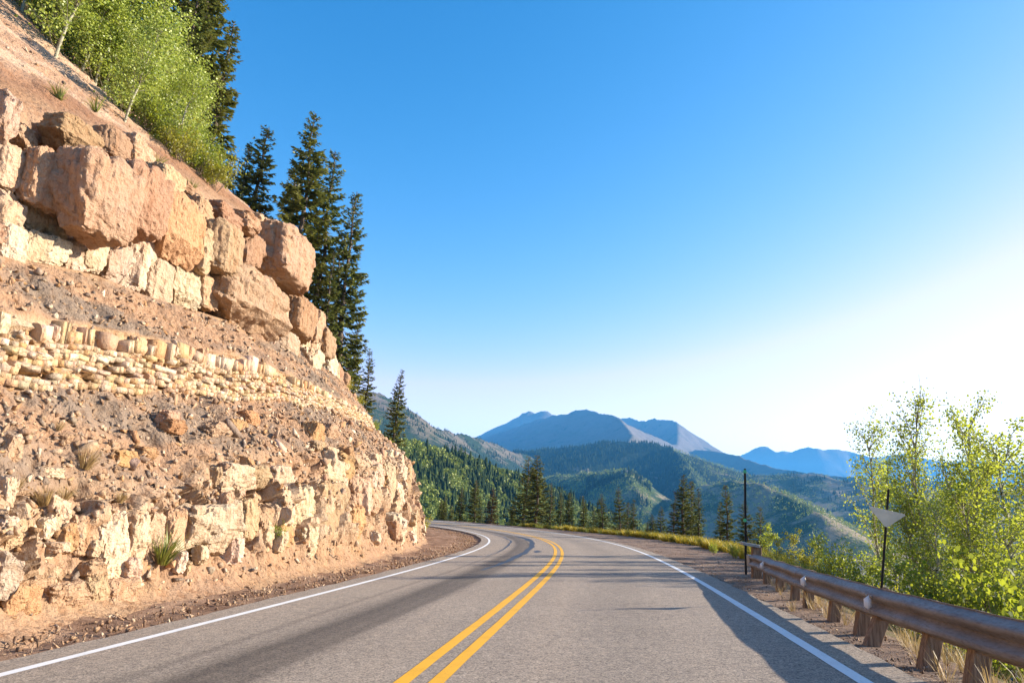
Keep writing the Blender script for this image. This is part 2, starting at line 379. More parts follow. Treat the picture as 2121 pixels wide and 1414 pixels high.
disp += w_up * (.22 * fbm(Sg * .5 + .3 * Dg, Dg * .15, 14., 5) + .10 * fbm(Sg * 2, Dg * 2, 3., 3))
# runnels at the foot of the cut
foot_w = ss(1.0, 1.6, Zg) * (1 - ss(2.35, 2.7, Zg))
disp += foot_w * (.20 * np.abs(fbm(Sg * 1.25, Hg * .35, 31., 3)) - .06 + .07 * fbm(Sg * 3.5, Hg * 2, 3., 4))
TH = np.interp(Sg, s_, th_)
OFFg = -(np.interp(Sg, FS, FO) + Dg) + disp * .92
PH = rp(Sg, OFFg); PH[..., 2] += Hg + disp * .3 + E0 * 0
# colours: the soil and stone themselves
def C3(*c): return np.array(c)
pale, tan_, red, soil, grey, brown = C3(.52, .39, .27), C3(.43, .285, .175), C3(.32, .18, .105), C3(.37, .24, .155), C3(.26, .205, .16), C3(.26, .14, .085)
nA = ss(-.35, .35, fbm(Sg * .35, Hg * .6, 21., 4))[..., None]; nB = ss(-.3, .3, fbm(Sg * .25 + .4 * Dg, Dg * .9, 41., 4))[..., None]
col = soil * nA + tan_ * .9 * (1 - nA)
cl_ = pale * c1[..., None] + tan_ * (1 - c1[..., None]); cl_ = cl_ * lowmask[..., None] + soil * (1 - lowmask[..., None])
col = col * (1 - w_low[..., None]) + cl_ * w_low[..., None]
ct = (pale * c3[..., None] + C3(.50, .35, .19) * (1 - c3[..., None]))
col = col * (1 - w_thin[..., None]) + ct * w_thin[..., None]
tl = soil * nB + grey * .92 * (1 - nB)
g5 = (ss(5, 5.1, Zg) * (1 - ss(5.9, 6, Zg)))[..., None]
col = col * (1 - w_talus[..., None]) + (tl * .85 + soil * .15) * w_talus[..., None]
col = col * (1 - g5 * .6) + tl * g5 * .6
cled = pale * c2[..., None] + tan_ * (1 - c2[..., None])
col = col * (1 - w_led[..., None]) + cled * w_led[..., None]
up_br = (ss(8.0, 8.05, Zg) * (1 - ss(8.22, 8.34, Zg + .06 * fbm(Sg * .3, 0., 3.))))[..., None]
cu = C3(.50, .36, .26) * nB + C3(.40, .26, .175) * (1 - nB)
veg = ss(9.0, 9.35, Zg)[..., None]
cu = cu * (1 - veg) + C3(.14, .12, .05) * veg
cu = cu * (1 - up_br) + brown * up_br
col = col * (1 - w_up[..., None]) + cu * w_up[..., None]
colA = np.concatenate([col, np.ones(col.shape[:-1] + (1,))], -1)
hill = link('hillside', mesh_np('hillside', PH.reshape(-1, 3), grid_faces(*Sg.shape), False, colA.reshape(-1, 4), None, M_HILL))
hill['kind'] = 'structure'
hill.data.polygons.foreach_set('use_smooth', np.ones(len(hill.data.polygons), bool)); hill.data.set_sharp_from_angle(angle=math.radians(38))

def sof(x, y):
    x = np.atleast_1d(x); y = np.atleast_1d(y)
    i = ((x[:, None] - x_) ** 2 + (y[:, None] - y_) ** 2).argmin(1); t = th_[i]; dx = x - x_[i]; dy = y - y_[i]
    return s_[i] - np.sin(t) * dx + np.cos(t) * dy, np.cos(t) * dx + np.sin(t) * dy
_w = np.arange(4, 110, .08)
def hit(px, py):
    """station, height, forward depth where the ray through a pixel meets the smooth cut face; None past the skyline"""
    P = CAM + _w[:, None] * ray(px, py)
    s, o = sof(P[:, 0], P[:, 1]); h = P[:, 2] - np.interp(s, s_, z_) - np.interp(s, s_, e_) * np.clip(o, -9, 9)
    D, Hn = nodes(s)
    d = np.array([np.interp(hh, Hn[i], D[i]) for i, hh in enumerate(h)])
    f = -o - np.interp(s, FS, FO) - d
    j = np.where((f[:-1] < 0) & (f[1:] >= 0) & (h[1:] > -.3))[0]
    return (s[j[0]], h[j[0]], _w[j[0]]) if len(j) else None
def hpt(s, h, out=0.):
    D, Hn = nodes(s); d = np.interp(h, Hn, D)
    p = rp(s, -(np.interp(s, FS, FO) + d) + out); p[..., 2] += h; return p

# --- rock prototypes
def rock_proto(seed, n, k=5., cuts=6, rough=.05, flute=0., plate=.7):
    r = np.random.default_rng(seed); fs, F, base = [], [], 0
    g = np.linspace(-1, 1, n + 1)
    A, B = np.meshgrid(g, g, indexing='ij'); V = []
    for ax in range(3):
        for sg in (-1, 1):
            p = np.zeros((n + 1, n + 1, 3)); p[..., ax] = sg; p[..., (ax + 1) % 3] = A; p[..., (ax + 2) % 3] = B
            V.append(p.reshape(-1, 3)); f = grid_faces(n + 1, n + 1) + base
            F.append(f if sg > 0 else f[:, ::-1]); base += (n + 1) ** 2
    V = np.concatenate(V); F = np.concatenate(F)
    key = np.round(V * 1000).astype(int); _, idx, inv = np.unique(key, axis=0, return_index=True, return_inverse=True)
    V = V[idx]; F = inv.ravel()[F]
    V = V / (np.abs(V) ** k).sum(1)[:, None] ** (1 / k) * .5
    for _ in range(cuts):
        nn = r.normal(size=3); nn /= np.linalg.norm(nn); lim = (np.abs(nn).sum() * .5) * r.uniform(.62, .88)
        d = V @ nn - lim; V = V - np.maximum(d, 0)[:, None] * nn
    o = r.uniform(0, 90, 3)
    nz = fbm(V[:, 0] * 3 + o[0], V[:, 1] * 3 + o[1], V[:, 2] * 3 + o[2], 4, .55)
    fl = fbm(V[:, 0] * 5 + o[1], V[:, 1] * 5 + o[2], V[:, 2] * .8 + o[0], 3)
    rg = np.abs(perlin(V[:, 0] * 2.6 + o[2], V[:, 1] * 2.6 + o[0], V[:, 2] * 2.2 + o[1])); rg2 = np.abs(perlin(V[:, 0] * 5.5 + o[0], V[:, 1] * 5.5 + o[0], V[:, 2] * 4 + o[1]))
    V = V * (1.03 + rough * 2.0 * nz + flute * fl - rough * 1.6 * np.clip(.22 - rg, 0, 1) / .22 - rough * .8 * np.clip(.2 - rg2, 0, 1) / .2)[:, None]
    if n > 10:      # fracture plates: stepped facets with recessed joints between them
        a1, g1 = cells(V[:, 0] * 2.3 + o[0] + .35 * nz, V[:, 2] * 2.0 + o[1] + V[:, 1] * .6, seed); a2, g2 = cells(V[:, 0] * 5.5 + o[2] + .5 * nz, V[:, 2] * 4.5 + o[0] + V[:, 1] * 1.5, seed + 3)
        V = V * (1 + plate * (.20 * (a1 - .5) - .13 * (1 - ss(0, .10, g1)) + .09 * (a2 - .5) - .06 * (1 - ss(0, .12, g2))))[:, None]
    me = mesh_np('rock', V, F, True); me.set_sharp_from_angle(angle=math.radians(32)); me.materials.append(M_ROCK)
    return me
BIGR = [rock_proto(i, 36, 6.5, 7, .034, .085, .22) for i in range(8)]
SMOO = [rock_proto(70 + i, 24, 6., 9, .034, .06, .6) for i in range(6)]
MIDR = [rock_proto(20 + i, 14, 8., 9, .045, .04, .8) for i in range(10)]
SMLR = [rock_proto(40 + i, 4, 9., 8, .06, .05) for i in range(10)]
for q in SMLR: q.materials.clear(); q.materials.append(M_BED); q.polygons.foreach_set('use_smooth', np.zeros(len(q.polygons), bool))
def put_rock(name, me, c, T, N, size, rot=(0, 0, 0), tone=(.46, .31, .19), parent=None):
    o = link(name, me, parent if parent is not None else hill)
    T = Vector(T); N = Vector(N); R = Matrix((T, N, Vector((0, 0, 1)))).transposed()
    from mathutils import Euler
    R = R @ Euler(rot).to_matrix()
    o.matrix_world = Matrix.Translation(Vector(c)) @ R.to_4x4() @ Matrix.Diagonal((*size, 1))
    o.color = (*tone, 1); return o
PALE, TAN, RED, ORG, WHT = (.53, .40, .285), (.45, .31, .20), (.37, .235, .15), (.45, .275, .145), (.60, .485, .36)
def tone(base, v=.12):
    k = 1 + rng.uniform(-v, v); return tuple(np.clip(np.array(base) * k * (1 + rng.uniform(-.05, .05, 3)), 0, .75))
def block(x0, y0, x1, y1, base, prot=.5, depth=None, tilt=0., protos=None):
    cx, cy_ = (x0 + x1) / 2, (y0 + y1) / 2
    c = hit(cx, cy_) or hit(x0 + .25 * (x1 - x0), cy_) or hit(x0 + .1 * (x1 - x0), y0 + .7 * (y1 - y0))
    if c is None: return None
    s, h, w = c
    ppm = FPX / w
    T, N, U = frame(s)
    P0 = CAM + ray(cx, cy_) * w
    # pixel width in the tangent direction at this place
    a = proj(np.array([P0 - T * .25, P0 + T * .25])); tw = abs(a[0][1] - a[0][0]) * 2
    wd = (x1 - x0) / max(tw, ppm * .5); ht = (y1 - y0) / ppm / math.cos(PITCH) * .98
    dp = depth or max(.55 * wd, .5 * ht, .35)
    r = ray(cx, cy_); x = prot - dp / 2; nr = float(N @ r)
    C = P0 + r * (x / nr) if nr < -.22 else P0 + N * x     # stays on its sight line, its front 'prot' outside the face
    kk = float((C - CAM) @ FW) / w; wd *= kk; ht *= kk
    pr = protos or (BIGR if (x1 - x0) > 55 else MIDR)
    return put_rock('rock_block', pr[int(rng.integers(len(pr)))], C, T, N, (wd * .92, dp, ht * .95), (rng.uniform(-.05, .05), tilt, rng.uniform(-.08, .08)), tone(base))
# the massive upper ledge: cap stones, great overhanging blocks, paler broken course beneath, low outcrop by the road
for b in [(105,255,195,322,RED,.7),(197,272,262,334,RED,.6),(255,285,308,352,TAN,.6),(25,258,72,306,TAN,.2),(66,262,108,308,RED,.1),(-20,180,22,300,PALE,.7),(-30,300,48,395,PALE,.5),
          (48,316,133,440,TAN,.55),(128,322,258,495,TAN,1.15),(240,342,326,488,RED,1.0),(309,352,373,408,TAN,.7),(372,384,402,408,RED,.3),
          (305,408,398,548,ORG,.75),(394,412,432,462,TAN,.6),(430,428,484,472,RED,.6),(480,438,524,478,RED,.6),(520,444,552,482,TAN,.5),
          (390,460,430,562,TAN,.7),(418,464,486,570,TAN,.8),(484,480,531,572,RED,.45),(525,482,628,600,TAN,.9),
          (400,566,442,642,TAN,.5),(430,568,552,688,TAN,.8),(524,574,558,640,RED,.9),(545,608,582,698,PALE,.5),(582,622,642,702,RED,.8),(632,640,658,722,TAN,.6),(650,680,686,742,RED,.6),
          (545,688,608,742,PALE,.3),(600,698,634,752,PALE,.4),(622,722,660,778,PALE,.5),(652,735,692,780,WHT,.5)]:
    block(*b[:5], prot=b[5] + (.6 if b[5] > .78 else .25 if b[5] > .5 else -.1))
for b in [(-10,398,42,470,PALE,.25),(35,405,92,482,TAN,.3),(82,430,132,502,PALE,.3),(-10,468,48,548,WHT,.5),(38,478,92,556,PALE,.5),(84,490,134,556,WHT,.45),(124,496,168,566,PALE,.3),
          (158,484,216,566,WHT,.3),(204,500,258,588,PALE,.25),(252,488,300,606,WHT,.25),(292,540,348,632,PALE,.3),(338,548,402,640,WHT,.35),(296,468,322,522,PALE,.2)]:
    block(*b[:5], prot=b[5] - .15)
PALE2 = (.54, .42, .30)
# low outcrop
for b in [(184,1056,246,1198,PALE2,.42),(243,1062,288,1190,PALE2,.38),(284,1058,332,1142,PALE,.35),(332,1050,366,1150,TAN,.3),(356,1044,474,1152,PALE2,.45),(458,1034,492,1104,PALE,.3),(486,1034,522,1118,TAN,.3),
          (514,1048,568,1112,TAN,.25),(428,958,508,1022,PALE,.45),(498,962,546,1012,TAN,.4),(544,964,592,1022,PALE2,.4),(540,1018,602,1092,PALE2,.35),(588,1008,636,1112,PALE,.3),(628,996,702,1132,TAN,.4),
          (698,1048,746,1122,ORG,.35),(704,984,756,1052,TAN,.4),(636,950,706,1000,PALE,.35),(744,952,786,1020,PALE,.45),(742,1010,784,1066,TAN,.4),(778,956,812,1040,PALE,.5),(806,960,832,1044,PALE2,.5),(826,962,856,1040,TAN,.45),
          (600,1088,650,1170,PALE2,.2),(108,1085,146,1145,ORG,.3),(140,1065,190,1150,TAN,.25),(-10,900,35,972,TAN,.45),(-10,1068,60,1134,TAN,.4),(92,1122,128,1144,PALE2,.5),
          (-10,1206,76,1288,ORG,.25),(80,1206,172,1268,TAN,.3),(170,1188,212,1254,TAN,.2),(208,1196,272,1254,TAN,.2),(-10,985,20,1060,PALE2,.4),
          (330,850,366,892,TAN,.4),(338,868,378,902,ORG,.4),(625,872,664,934,ORG,.5),(655,876,694,912,TAN,.45),(640,912,668,934,TAN,.4),(664,925,694,954,PALE,.5),(470,868,506,904,ORG,.35),(500,850,530,880,ORG,.35),
          (410,872,470,908,TAN,.3),(226,932,276,968,ORG,.25),(280,925,318,952,ORG,.3),(116,897,158,920,RED,.35),(68,966,118,992,PALE2,.35),(860,1040,868,1056,TAN,.4)]:
    bl = block(*b[:5], prot=b[5] * .5, protos=SMOO)
# random smaller blocks that break the same courses up
def fill_blocks(n, zone, s0, s1, smin, smax, tones, prot, pw=1.0):
    for _ in range(n):
        s = s0 + (s1 - s0) * rng.random() ** pw; D, Hn = nodes(s); q = rng.random()
        k = zone; q *= .33 if zone == 7 else 1.; h = Hn[k] + (Hn[k + 1] - Hn[k]) * q; sc = 1 if s < 20 else 1.25
        T, N, U = frame(s); w_ = rng.uniform(smin, smax) * sc; h_ = w_ * rng.uniform(.7, 1.7)
        dp = max(w_, h_) * .8
        put_rock('rock_block', MIDR[int(rng.integers(10))], hpt(s, h, prot * rng.uniform(.3, 1.2) - dp / 2), T, N, (w_, dp, h_), tuple(rng.uniform(-.15, .15, 3)), tone(tones[int(rng.integers(len(tones)))]))
fill_blocks(34, 7, 9, 44, .4, .95, [PALE, WHT, TAN, PALE], .3)
fill_blocks(14, 7, 38, 56, .9, 1.7, [TAN, RED, PALE], .6)
fill_blocks(70, 2, 15, 56, .3, .8, [PALE, TAN, ORG, WHT], .3)
fill_blocks(25, 2, 7, 15, .15, .4, [PALE, TAN, WHT], .2)
# thin bedded courses: the larger stones one by one, the rest of the courses joined
def unit_cubeish(seed):
    r = np.random.default_rng(seed); bm = bmesh.new()
    for x in (-.5, .5):
        for y in (-.5, .5):
            for z in (-.5, .5):
                bm.verts.new((x * r.uniform(.95, 1.04), y * r.uniform(.85, 1.1), z * r.uniform(.95, 1.04)))
    bmesh.ops.convex_hull(bm, input=bm.verts); 
    for v in [v for v in bm.verts if not v.link_faces]: bm.verts.remove(v)
    bmesh.ops.triangulate(bm, faces=bm.faces); bm.verts.index_update()
    V = np.array([v.co[:] for v in bm.verts]); F = np.array([[v.index for v in f.verts] for f in bm.faces]); bm.free(); return V, F
def hull_stone(seed, flat=.6):
    r = np.random.default_rng(seed); bm = bmesh.new()
    P = r.normal(size=(8, 3)); P /= np.linalg.norm(P, axis=1)[:, None]; P = P * r.uniform(.36, .66, (8, 1)) * np.array([1, .8, flat])
    for p in P: bm.verts.new(p)
    bmesh.ops.convex_hull(bm, input=bm.verts)
    for v in [v for v in bm.verts if not v.link_faces]: bm.verts.remove(v)
    bmesh.ops.triangulate(bm, faces=bm.faces); bm.verts.index_update()
    V = np.array([v.co[:] for v in bm.verts]); F = np.array([[v.index for v in f.verts] for f in bm.faces]); bm.free(); return V, F
CUB = [unit_cubeish(60 + i) for i in range(8)]; HUL = [hull_stone(80 + i, rng.uniform(.4, .8)) for i in range(10)]
def rock_np(V, F, name='stone'):
    me = mesh_np(name, V, F, False); me.materials.append(M_BED); return me
CUBM = [rock_np(*q, 'bed_stone') for q in CUB]; HULM = [rock_np(*q) for q in HUL]
YEL_ = (.53, .38, .22)
def bed_row(f0, f1, s0, s1, wmin, wmax, keep, objects, acc, out):
    s = s0
    while s < s1:
        w_ = wmin * (wmax / wmin) ** (rng.random() ** 1.2 * 1.35) * (1 + .02 * (s - 8)); D, Hn = nodes(s)
        H0, H1 = Hn[4], Hn[5]; wob = .10 * float(fbm(s * .6, 1., 2., 2)) + .02 * float(fbm(s * .9, f0 * 5, 2.))
        h0, h1 = H0 + (H1 - H0) * (f0 + wob), H0 + (H1 - H0) * (f1 + wob)
        if rng.random() < keep * (.35 + .75 * float(ss(-.45, .1, fbm(s * .45, f0 * 6, 9.)))):
            T, N, U = frame(s); hh = (h1 - h0) * (rng.uniform(.92, 1.03) if f1 < .9 else rng.uniform(.5, 1.05)); dp = rng.uniform(.3, .5)
            c = hpt(s, h0 + hh / 2, out + rng.uniform(-.05, .05) - dp / 2 + .12)
            tn = tone([PALE, YEL_, PALE, WHT, YEL_, TAN, PALE, ORG][int(rng.integers(8))], .16)
            i = int(rng.integers(8))
            if objects: put_rock('bed_stone', (SMLR[int(rng.integers(10))] if rng.random() < .3 else CUBM[int(rng.integers(8))]), c, T, N, (w_ * rng.uniform(.92, 1.1), dp, hh * 1.04), tuple(rng.uniform(-.09, .09, 3)) if rng.random() < .8 else (rng.uniform(-.1, .1), math.pi + rng.uniform(-.1, .1), rng.uniform(-.1, .1)), tn)
            else:
                V = CUB[i][0] * np.array([w_ * .95, dp, hh]); acc.add(c + V[:, :1] * T + V[:, 1:2] * N + V[:, 2:] * U, CUB[i][1], np.tile([*tn, 1.], (len(V), 1)))
        s += w_ * rng.uniform(.97, 1.03)
bedacc = Acc()
for f0, f1 in ((.40, .50), (.22, .31)): bed_row(f0, f1, 24, 42, .07, .2, .85, False, bedacc, -.02)
bed_row(.66, 1.0, 7, 40, .10, .27, .95, True, None, .01)
bed_row(.40, .50, 8, 24, .10, .26, .8, True, None, .0)
bed_row(.22, .31, 8, 24, .10, .26, .7, True, None, -.01)
for f0, f1 in ((.58, .66), (.50, .58), (.31, .4), (.13, .22), (.06, .13), (-.03, .06)):
    bed_row(f0, f1, 6, 42, .05, .16, .9, False, bedacc, -.03)
o = link('bed_stone', bedacc.mesh('thin_bed', False, M_STONE), hill); o['kind'] = 'stuff'
# loose stones lying on the cut, and gravel
Nrm = np.cross(np.gradient(PH, axis=0), np.gradient(PH, axis=1)); Nrm /= np.linalg.norm(Nrm, axis=2)[..., None] + 1e-9
Nrm *= np.sign((Nrm * np.stack([np.cos(TH), np.sin(TH), .6 + 0 * TH], -1)).sum(-1))[..., None]
zw = np.zeros(len(Zn)); 
for a, b, v in ((1.3, 2.2, .35), (2.5, 3.1, .8), (3.05, 4., 1.0), (4, 5, .35), (5.05, 5.95, .35), (8.3, 9.1, .15)): zw[(Zn >= a) & (Zn < b)] = v
hw = np.gradient(hs) * ((hs > 5) & (hs < 58))
def surf_pts(n, dens=1.0):
    i = rng.choice(len(hs), n, p=hw / hw.sum()); j = rng.choice(len(Zn), n, p=zw / zw.sum())
    return PH[i, j], Nrm[i, j], Zn[j], hs[i]
def rot_rand(n):
    q = rng.normal(size=(n, 4)); q /= np.linalg.norm(q, axis=1)[:, None]; w, x, y, z = q.T
    return np.stack([np.stack([1 - 2 * (y * y + z * z), 2 * (x * y - z * w), 2 * (x * z + y * w)], -1), np.stack([2 * (x * y + z * w), 1 - 2 * (x * x + z * z), 2 * (y * z - x * w)], -1), np.stack([2 * (x * z - y * w), 2 * (y * z + x * w), 1 - 2 * (x * x + y * y)], -1)], -2)
P_, N_, Z_, S_ = surf_pts(300)
Rm = rot_rand(300)
for p, n, z, s, R in zip(P_, N_, Z_, S_, Rm):
    sz = rng.uniform(.13, .30) * (1 + .012 * (s - 8)) * (1.25 if z < 4 else .9)
    if rng.random() < .08: sz *= 1.6
    o = link('stone', HULM[int(rng.integers(10))], hill)
    o.matrix_world = Matrix.Translation(Vector(p + n * sz * .12)) @ Matrix(R.tolist()).to_4x4() @ Matrix.Diagonal((sz * rng.uniform(.9, 1.6), sz, sz, 1))
    o.color = (*tone([PALE, TAN, TAN, ORG, WHT, RED, (.30, .23, .18)][int(rng.integers(7))], .2), 1)
def gravel(P, N, smin, smax, tones, pw=2.5):
    n = len(P); R = rot_rand(n); sz = smin + (smax - smin) * rng.random(n) ** pw; kind = rng.integers(0, 10, n); acc = Acc()
    tn = np.array(tones)[rng.integers(0, len(tones), n)] * rng.uniform(.75, 1.2, (n, 1))
    for k in range(10):
        m = kind == k; V, F = HUL[k]; V = V * np.array([1.25, 1, .85])
        W = np.einsum('nij,vj->nvi', R[m], V) * sz[m][:, None, None] + (P[m] + N[m] * sz[m][:, None] * .12)[:, None]
        FF = F[None] + (np.arange(m.sum()) * len(V))[:, None, None]
        T = np.repeat(np.concatenate([tn[m], np.ones((m.sum(), 1))], 1), len(V), 0)
        acc.add(W.reshape(-1, 3), FF.reshape(-1, 3), T)
    return acc
GT = [PALE, TAN, TAN, ORG, RED, (.30, .23, .18), WHT, (.24, .19, .15)]
P_, N_, Z_, S_ = surf_pts(24000)
o = link('gravel', gravel(P_, N_, .025, .19, GT).mesh('gravel', False, M_STONE), hill); o['kind'] = 'stuff'
# gravel along the verge and the shoulders
n = 7000; s = 3 + 75 * rng.random(n) ** 1.5; of = -4.15 - np.abs(rng.normal(size=n)) * .9 - rng.random(n) * .7
P_ = rp(s, np.maximum(of, -7.2)); P_[:, 2] -= .09
ga = gravel(P_, np.tile([0, 0, 1.], (n, 1)), .015, .11, [TAN, RED, (.34, .23, .155), (.24, .16, .11), PALE], 3.5)
tag(link('gravel', ga.mesh('verge_gravel', False, M_STONE)), 'loose reddish gravel and small stones along the foot of the rock cut', 'gravel', kind='stuff')
n = 5000; s = 2 + 60 * rng.random(n) ** 1.5; of = 4.15 + rng.random(n) ** 1.5 * np.maximum(edge(s) - 3.8, .3)
P_ = gpt(s, of)
ga = gravel(P_, np.tile([0, 0, 1.], (n, 1)), .008, .045, [TAN, (.26, .19, .145), (.20, .15, .12), PALE, (.3, .28, .26)], 3.)
tag(link('gravel', ga.mesh('shoulder_gravel', False, M_STONE)), 'fine gravel on the road shoulder beside the guardrail', 'gravel', kind='stuff')
# ------------------------------------------------------------------ vegetation
def needle_mat(name, a, b, t=(.10, .13, .02)):
    m = M(name); T = m.n('SeparateColor', {'Color': m.tint()}).outputs[0]; oi = m.n('ObjectInfo').outputs['Random']
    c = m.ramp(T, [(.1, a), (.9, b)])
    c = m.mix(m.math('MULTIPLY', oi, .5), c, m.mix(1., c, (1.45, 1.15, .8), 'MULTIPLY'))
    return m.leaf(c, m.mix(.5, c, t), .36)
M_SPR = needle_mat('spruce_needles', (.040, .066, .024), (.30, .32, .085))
M_DEAD = needle_mat('dead_needles', (.06, .035, .025), (.14, .075, .05), (.12, .07, .04))
M_RUST = needle_mat('rusty_needles', (.05, .040, .014), (.17, .10, .03), (.14, .09, .02))
def leaf_mat(name, a, b, tr, f=.5):
    m = M(name); T = m.n('SeparateColor', {'Color': m.tint()}).outputs[0]; oi = m.n('ObjectInfo').outputs['Random']
    c = m.ramp(T, [(.05, a), (.95, b)])
    c = m.mix(m.math('MULTIPLY', oi, .35), c, m.mix(1., c, (1.3, 1.1, .7), 'MULTIPLY'))
    return m.leaf(c, m.mix(.6, c, tr), f)
M_ASP = leaf_mat('aspen_leaves', (.10, .145, .022), (.32, .37, .07), (.60, .66, .045), .55)
M_ASPG = leaf_mat('grove_aspen_leaves', (.13, .20, .025), (.50, .56, .14), (.48, .58, .05), .4)
M_ASPY = leaf_mat('yellowing_leaves', (.15, .17, .02), (.36, .33, .03), (.50, .46, .03))
M_BUSH = leaf_mat('shrub_leaves', (.08, .13, .018), (.26, .32, .05), (.48, .52, .03), .55)
M_RABBIT = leaf_mat('yellow_flower_heads', (.22, .18, .02), (.55, .42, .04), (.55, .45, .05), .35)
M_DRY = leaf_mat('dry_grass', (.24, .16, .07), (.46, .34, .16), (.45, .33, .13), .35)
M_GRASS = leaf_mat('green_grass', (.10, .13, .02), (.26, .27, .05), (.32, .34, .05), .4)
m = M('spruce_bark'); M_BARK = m.surf(m.mix(m.noise(m.mapping(m.pos(), (9, 9, 2)), 3), (.075, .055, .042), (.19, .15, .12)), .95, None, .1)
m = M('aspen_bark'); P = m.coord(); M_ABARK = m.surf(m.mix(m.ramp(m.noise(m.mapping(m.pos(), (3, 3, 9)), 2.5, 4), [(.34, 1.), (.45, 0.)]), (.34, .32, .23), (.07, .06, .045)), .9, None, .15)

def nrm(a): return a / (np.linalg.norm(a, axis=-1, keepdims=True) + 1e-9)
def kites(P, A, B, l, w):
    l = np.asarray(l)[:, None] * A; w = np.asarray(w)[:, None] * B * .5
    V = np.stack([P, P + l * .45 - w, P + l, P + l * .45 + w], 1).reshape(-1, 3)
    return V, np.arange(len(P) * 4).reshape(-1, 4)
def tubes(acc, pts, rad, k=6, t=.5):
    pts = np.asarray(pts, float); n = len(pts); d = nrm(np.gradient(pts, axis=0))
    ref = np.array([1., 0, 0]) if abs(d[:, 0]).mean() < .8 else np.array([0, 1., 0])
    a = nrm(np.cross(d, ref)); b = np.cross(d, a); an = np.arange(k) * 2 * math.pi / k
    V = pts[:, None] + np.asarray(rad)[:, None, None] * (np.cos(an)[None, :, None] * a[:, None] + np.sin(an)[None, :, None] * b[:, None])
    i = np.arange(n - 1)[:, None] * k; j = np.arange(k)[None]; jn = (j + 1) % k
    acc.add(V.reshape(-1, 3), np.stack([i + j, i + jn, i + k + jn, i + k + j], -1).reshape(-1, 4), t)
def spruce_proto(seed, rad=.15, whorls=42, bper=6, low=.05, spray=.027, taper=.8, gap=.12, mat=None, sparse=0.):
    r = np.random.default_rng(seed); tr = Acc()
    z = np.linspace(-.06, 1, 9); bend = .006 * np.cumsum(r.normal(size=(9, 2)), 0)
    tubes(tr, np.stack([bend[:, 0], bend[:, 1], z], 1), .0125 * (1.03 - np.clip(z, 0, 1)) ** .85 + .0006, 7)
    zs = low + (1 - low) * (np.arange(whorls) + r.uniform(-.3, .3, whorls)) / whorls
    BZ, BA, BL = [], [], []
    lump = r.uniform(0, 50)
    for zz in zs:
        nb = max(3, int(round(bper * r.uniform(.75, 1.25))))
        az = r.uniform(0, 6.28) + np.arange(nb) * 6.28 / nb + r.normal(size=nb) * .25
        L = rad * (1 - zz) ** taper * r.uniform(.62, 1.12, nb) + .012
        L *= 1 + .28 * perlin(np.cos(az) * 1.2 + lump, np.sin(az) * 1.2, zz * 7.)
        keep = r.random(nb) > gap
        BZ += list((zz + r.normal(size=nb) * .006)[keep]); BA += list(az[keep]); BL += list(L[keep])
    BZ, BA, BL = map(np.array, (BZ, BA, BL)); n = len(BZ)
    el = np.radians(-16 + 48 * BZ ** 1.3 + r.normal(size=n) * 7)
    per = np.maximum(4, (BL / (spray * .155)).astype(int)); idx = np.repeat(np.arange(n), per)
    t = r.random(len(idx)) ** .75; t = .12 + .88 * t
    H = np.stack([np.cos(BA), np.sin(BA), 0 * BA], 1)[idx]; SDV = np.stack([-np.sin(BA), np.cos(BA), 0 * BA], 1)[idx]
    L = BL[idx]; e = el[idx]; up = np.array([0, 0, 1.])
    bx = np.interp(BZ, z, bend[:, 0])[idx]; by = np.interp(BZ, z, bend[:, 1])[idx]
    zc = BZ[idx] + L * (np.tan(e) * t - .35 * t * (1 - t) + .10 * t ** 3)
    base = np.stack([bx, by, zc], 1) + H * (L * t)[:, None]
    VV, FF, TT, c = [], [], [], 0
    for sgn, hang in ((1, .15), (-1, .15), (0, .85)):
        if sgn == 0: sel = r.random(len(t)) < .75
        else: sel = r.random(len(t)) < .95 - sparse
        k = sel.sum(); ang = np.radians(r.uniform(25, 65, k)) * sgn
        A = H[sel] * np.cos(ang)[:, None] + SDV[sel] * np.sin(ang)[:, None] + up * (np.tan(e[sel]) * .6 - hang + r.normal(size=k) * .18)[:, None]
        A = nrm(A); B = nrm(np.cross(A, up + r.normal(size=(k, 3)) * .45))
        l = spray * r.uniform(.6, 1.25, k) * (1.15 - .45 * t[sel]) * np.clip(L[sel] / .06, .55, 1.0)
        V, F = kites(base[sel], A, B, l, l * r.uniform(.30, .5, k)); VV.append(V); FF.append(F + c); c += len(V)
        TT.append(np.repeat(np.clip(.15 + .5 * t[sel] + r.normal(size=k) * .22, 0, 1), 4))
    # leader
    cr_ = mesh_np('crown', np.concatenate(VV), np.concatenate(FF), False, np.concatenate(TT)); cr_.materials.append(mat or M_SPR)
    sel = np.arange(0, n, 1)
    for i in sel:
        d = np.array([math.cos(BA[i]), math.sin(BA[i]), 0]); tt = np.array([0, .5, 1.]);
        pz = BZ[i] + BL[i] * (math.tan(el[i]) * tt - .35 * tt * (1 - tt) + .1 * tt ** 3)
        tubes(tr, np.stack([np.interp(BZ[i], z, bend[:, 0]) + d[0] * BL[i] * tt, np.interp(BZ[i], z, bend[:, 1]) + d[1] * BL[i] * tt, pz], 1), [.0022, .0014, .0004], 3)
    return tr.mesh('trunk', False, M_BARK), cr_
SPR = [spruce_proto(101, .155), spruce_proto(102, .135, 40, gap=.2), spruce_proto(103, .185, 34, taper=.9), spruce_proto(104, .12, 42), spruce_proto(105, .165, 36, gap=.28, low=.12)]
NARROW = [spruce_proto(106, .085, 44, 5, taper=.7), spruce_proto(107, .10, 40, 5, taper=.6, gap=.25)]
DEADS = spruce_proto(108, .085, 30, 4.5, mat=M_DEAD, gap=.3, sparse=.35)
RUSTS = spruce_proto(109, .13, 36, mat=M_RUST)

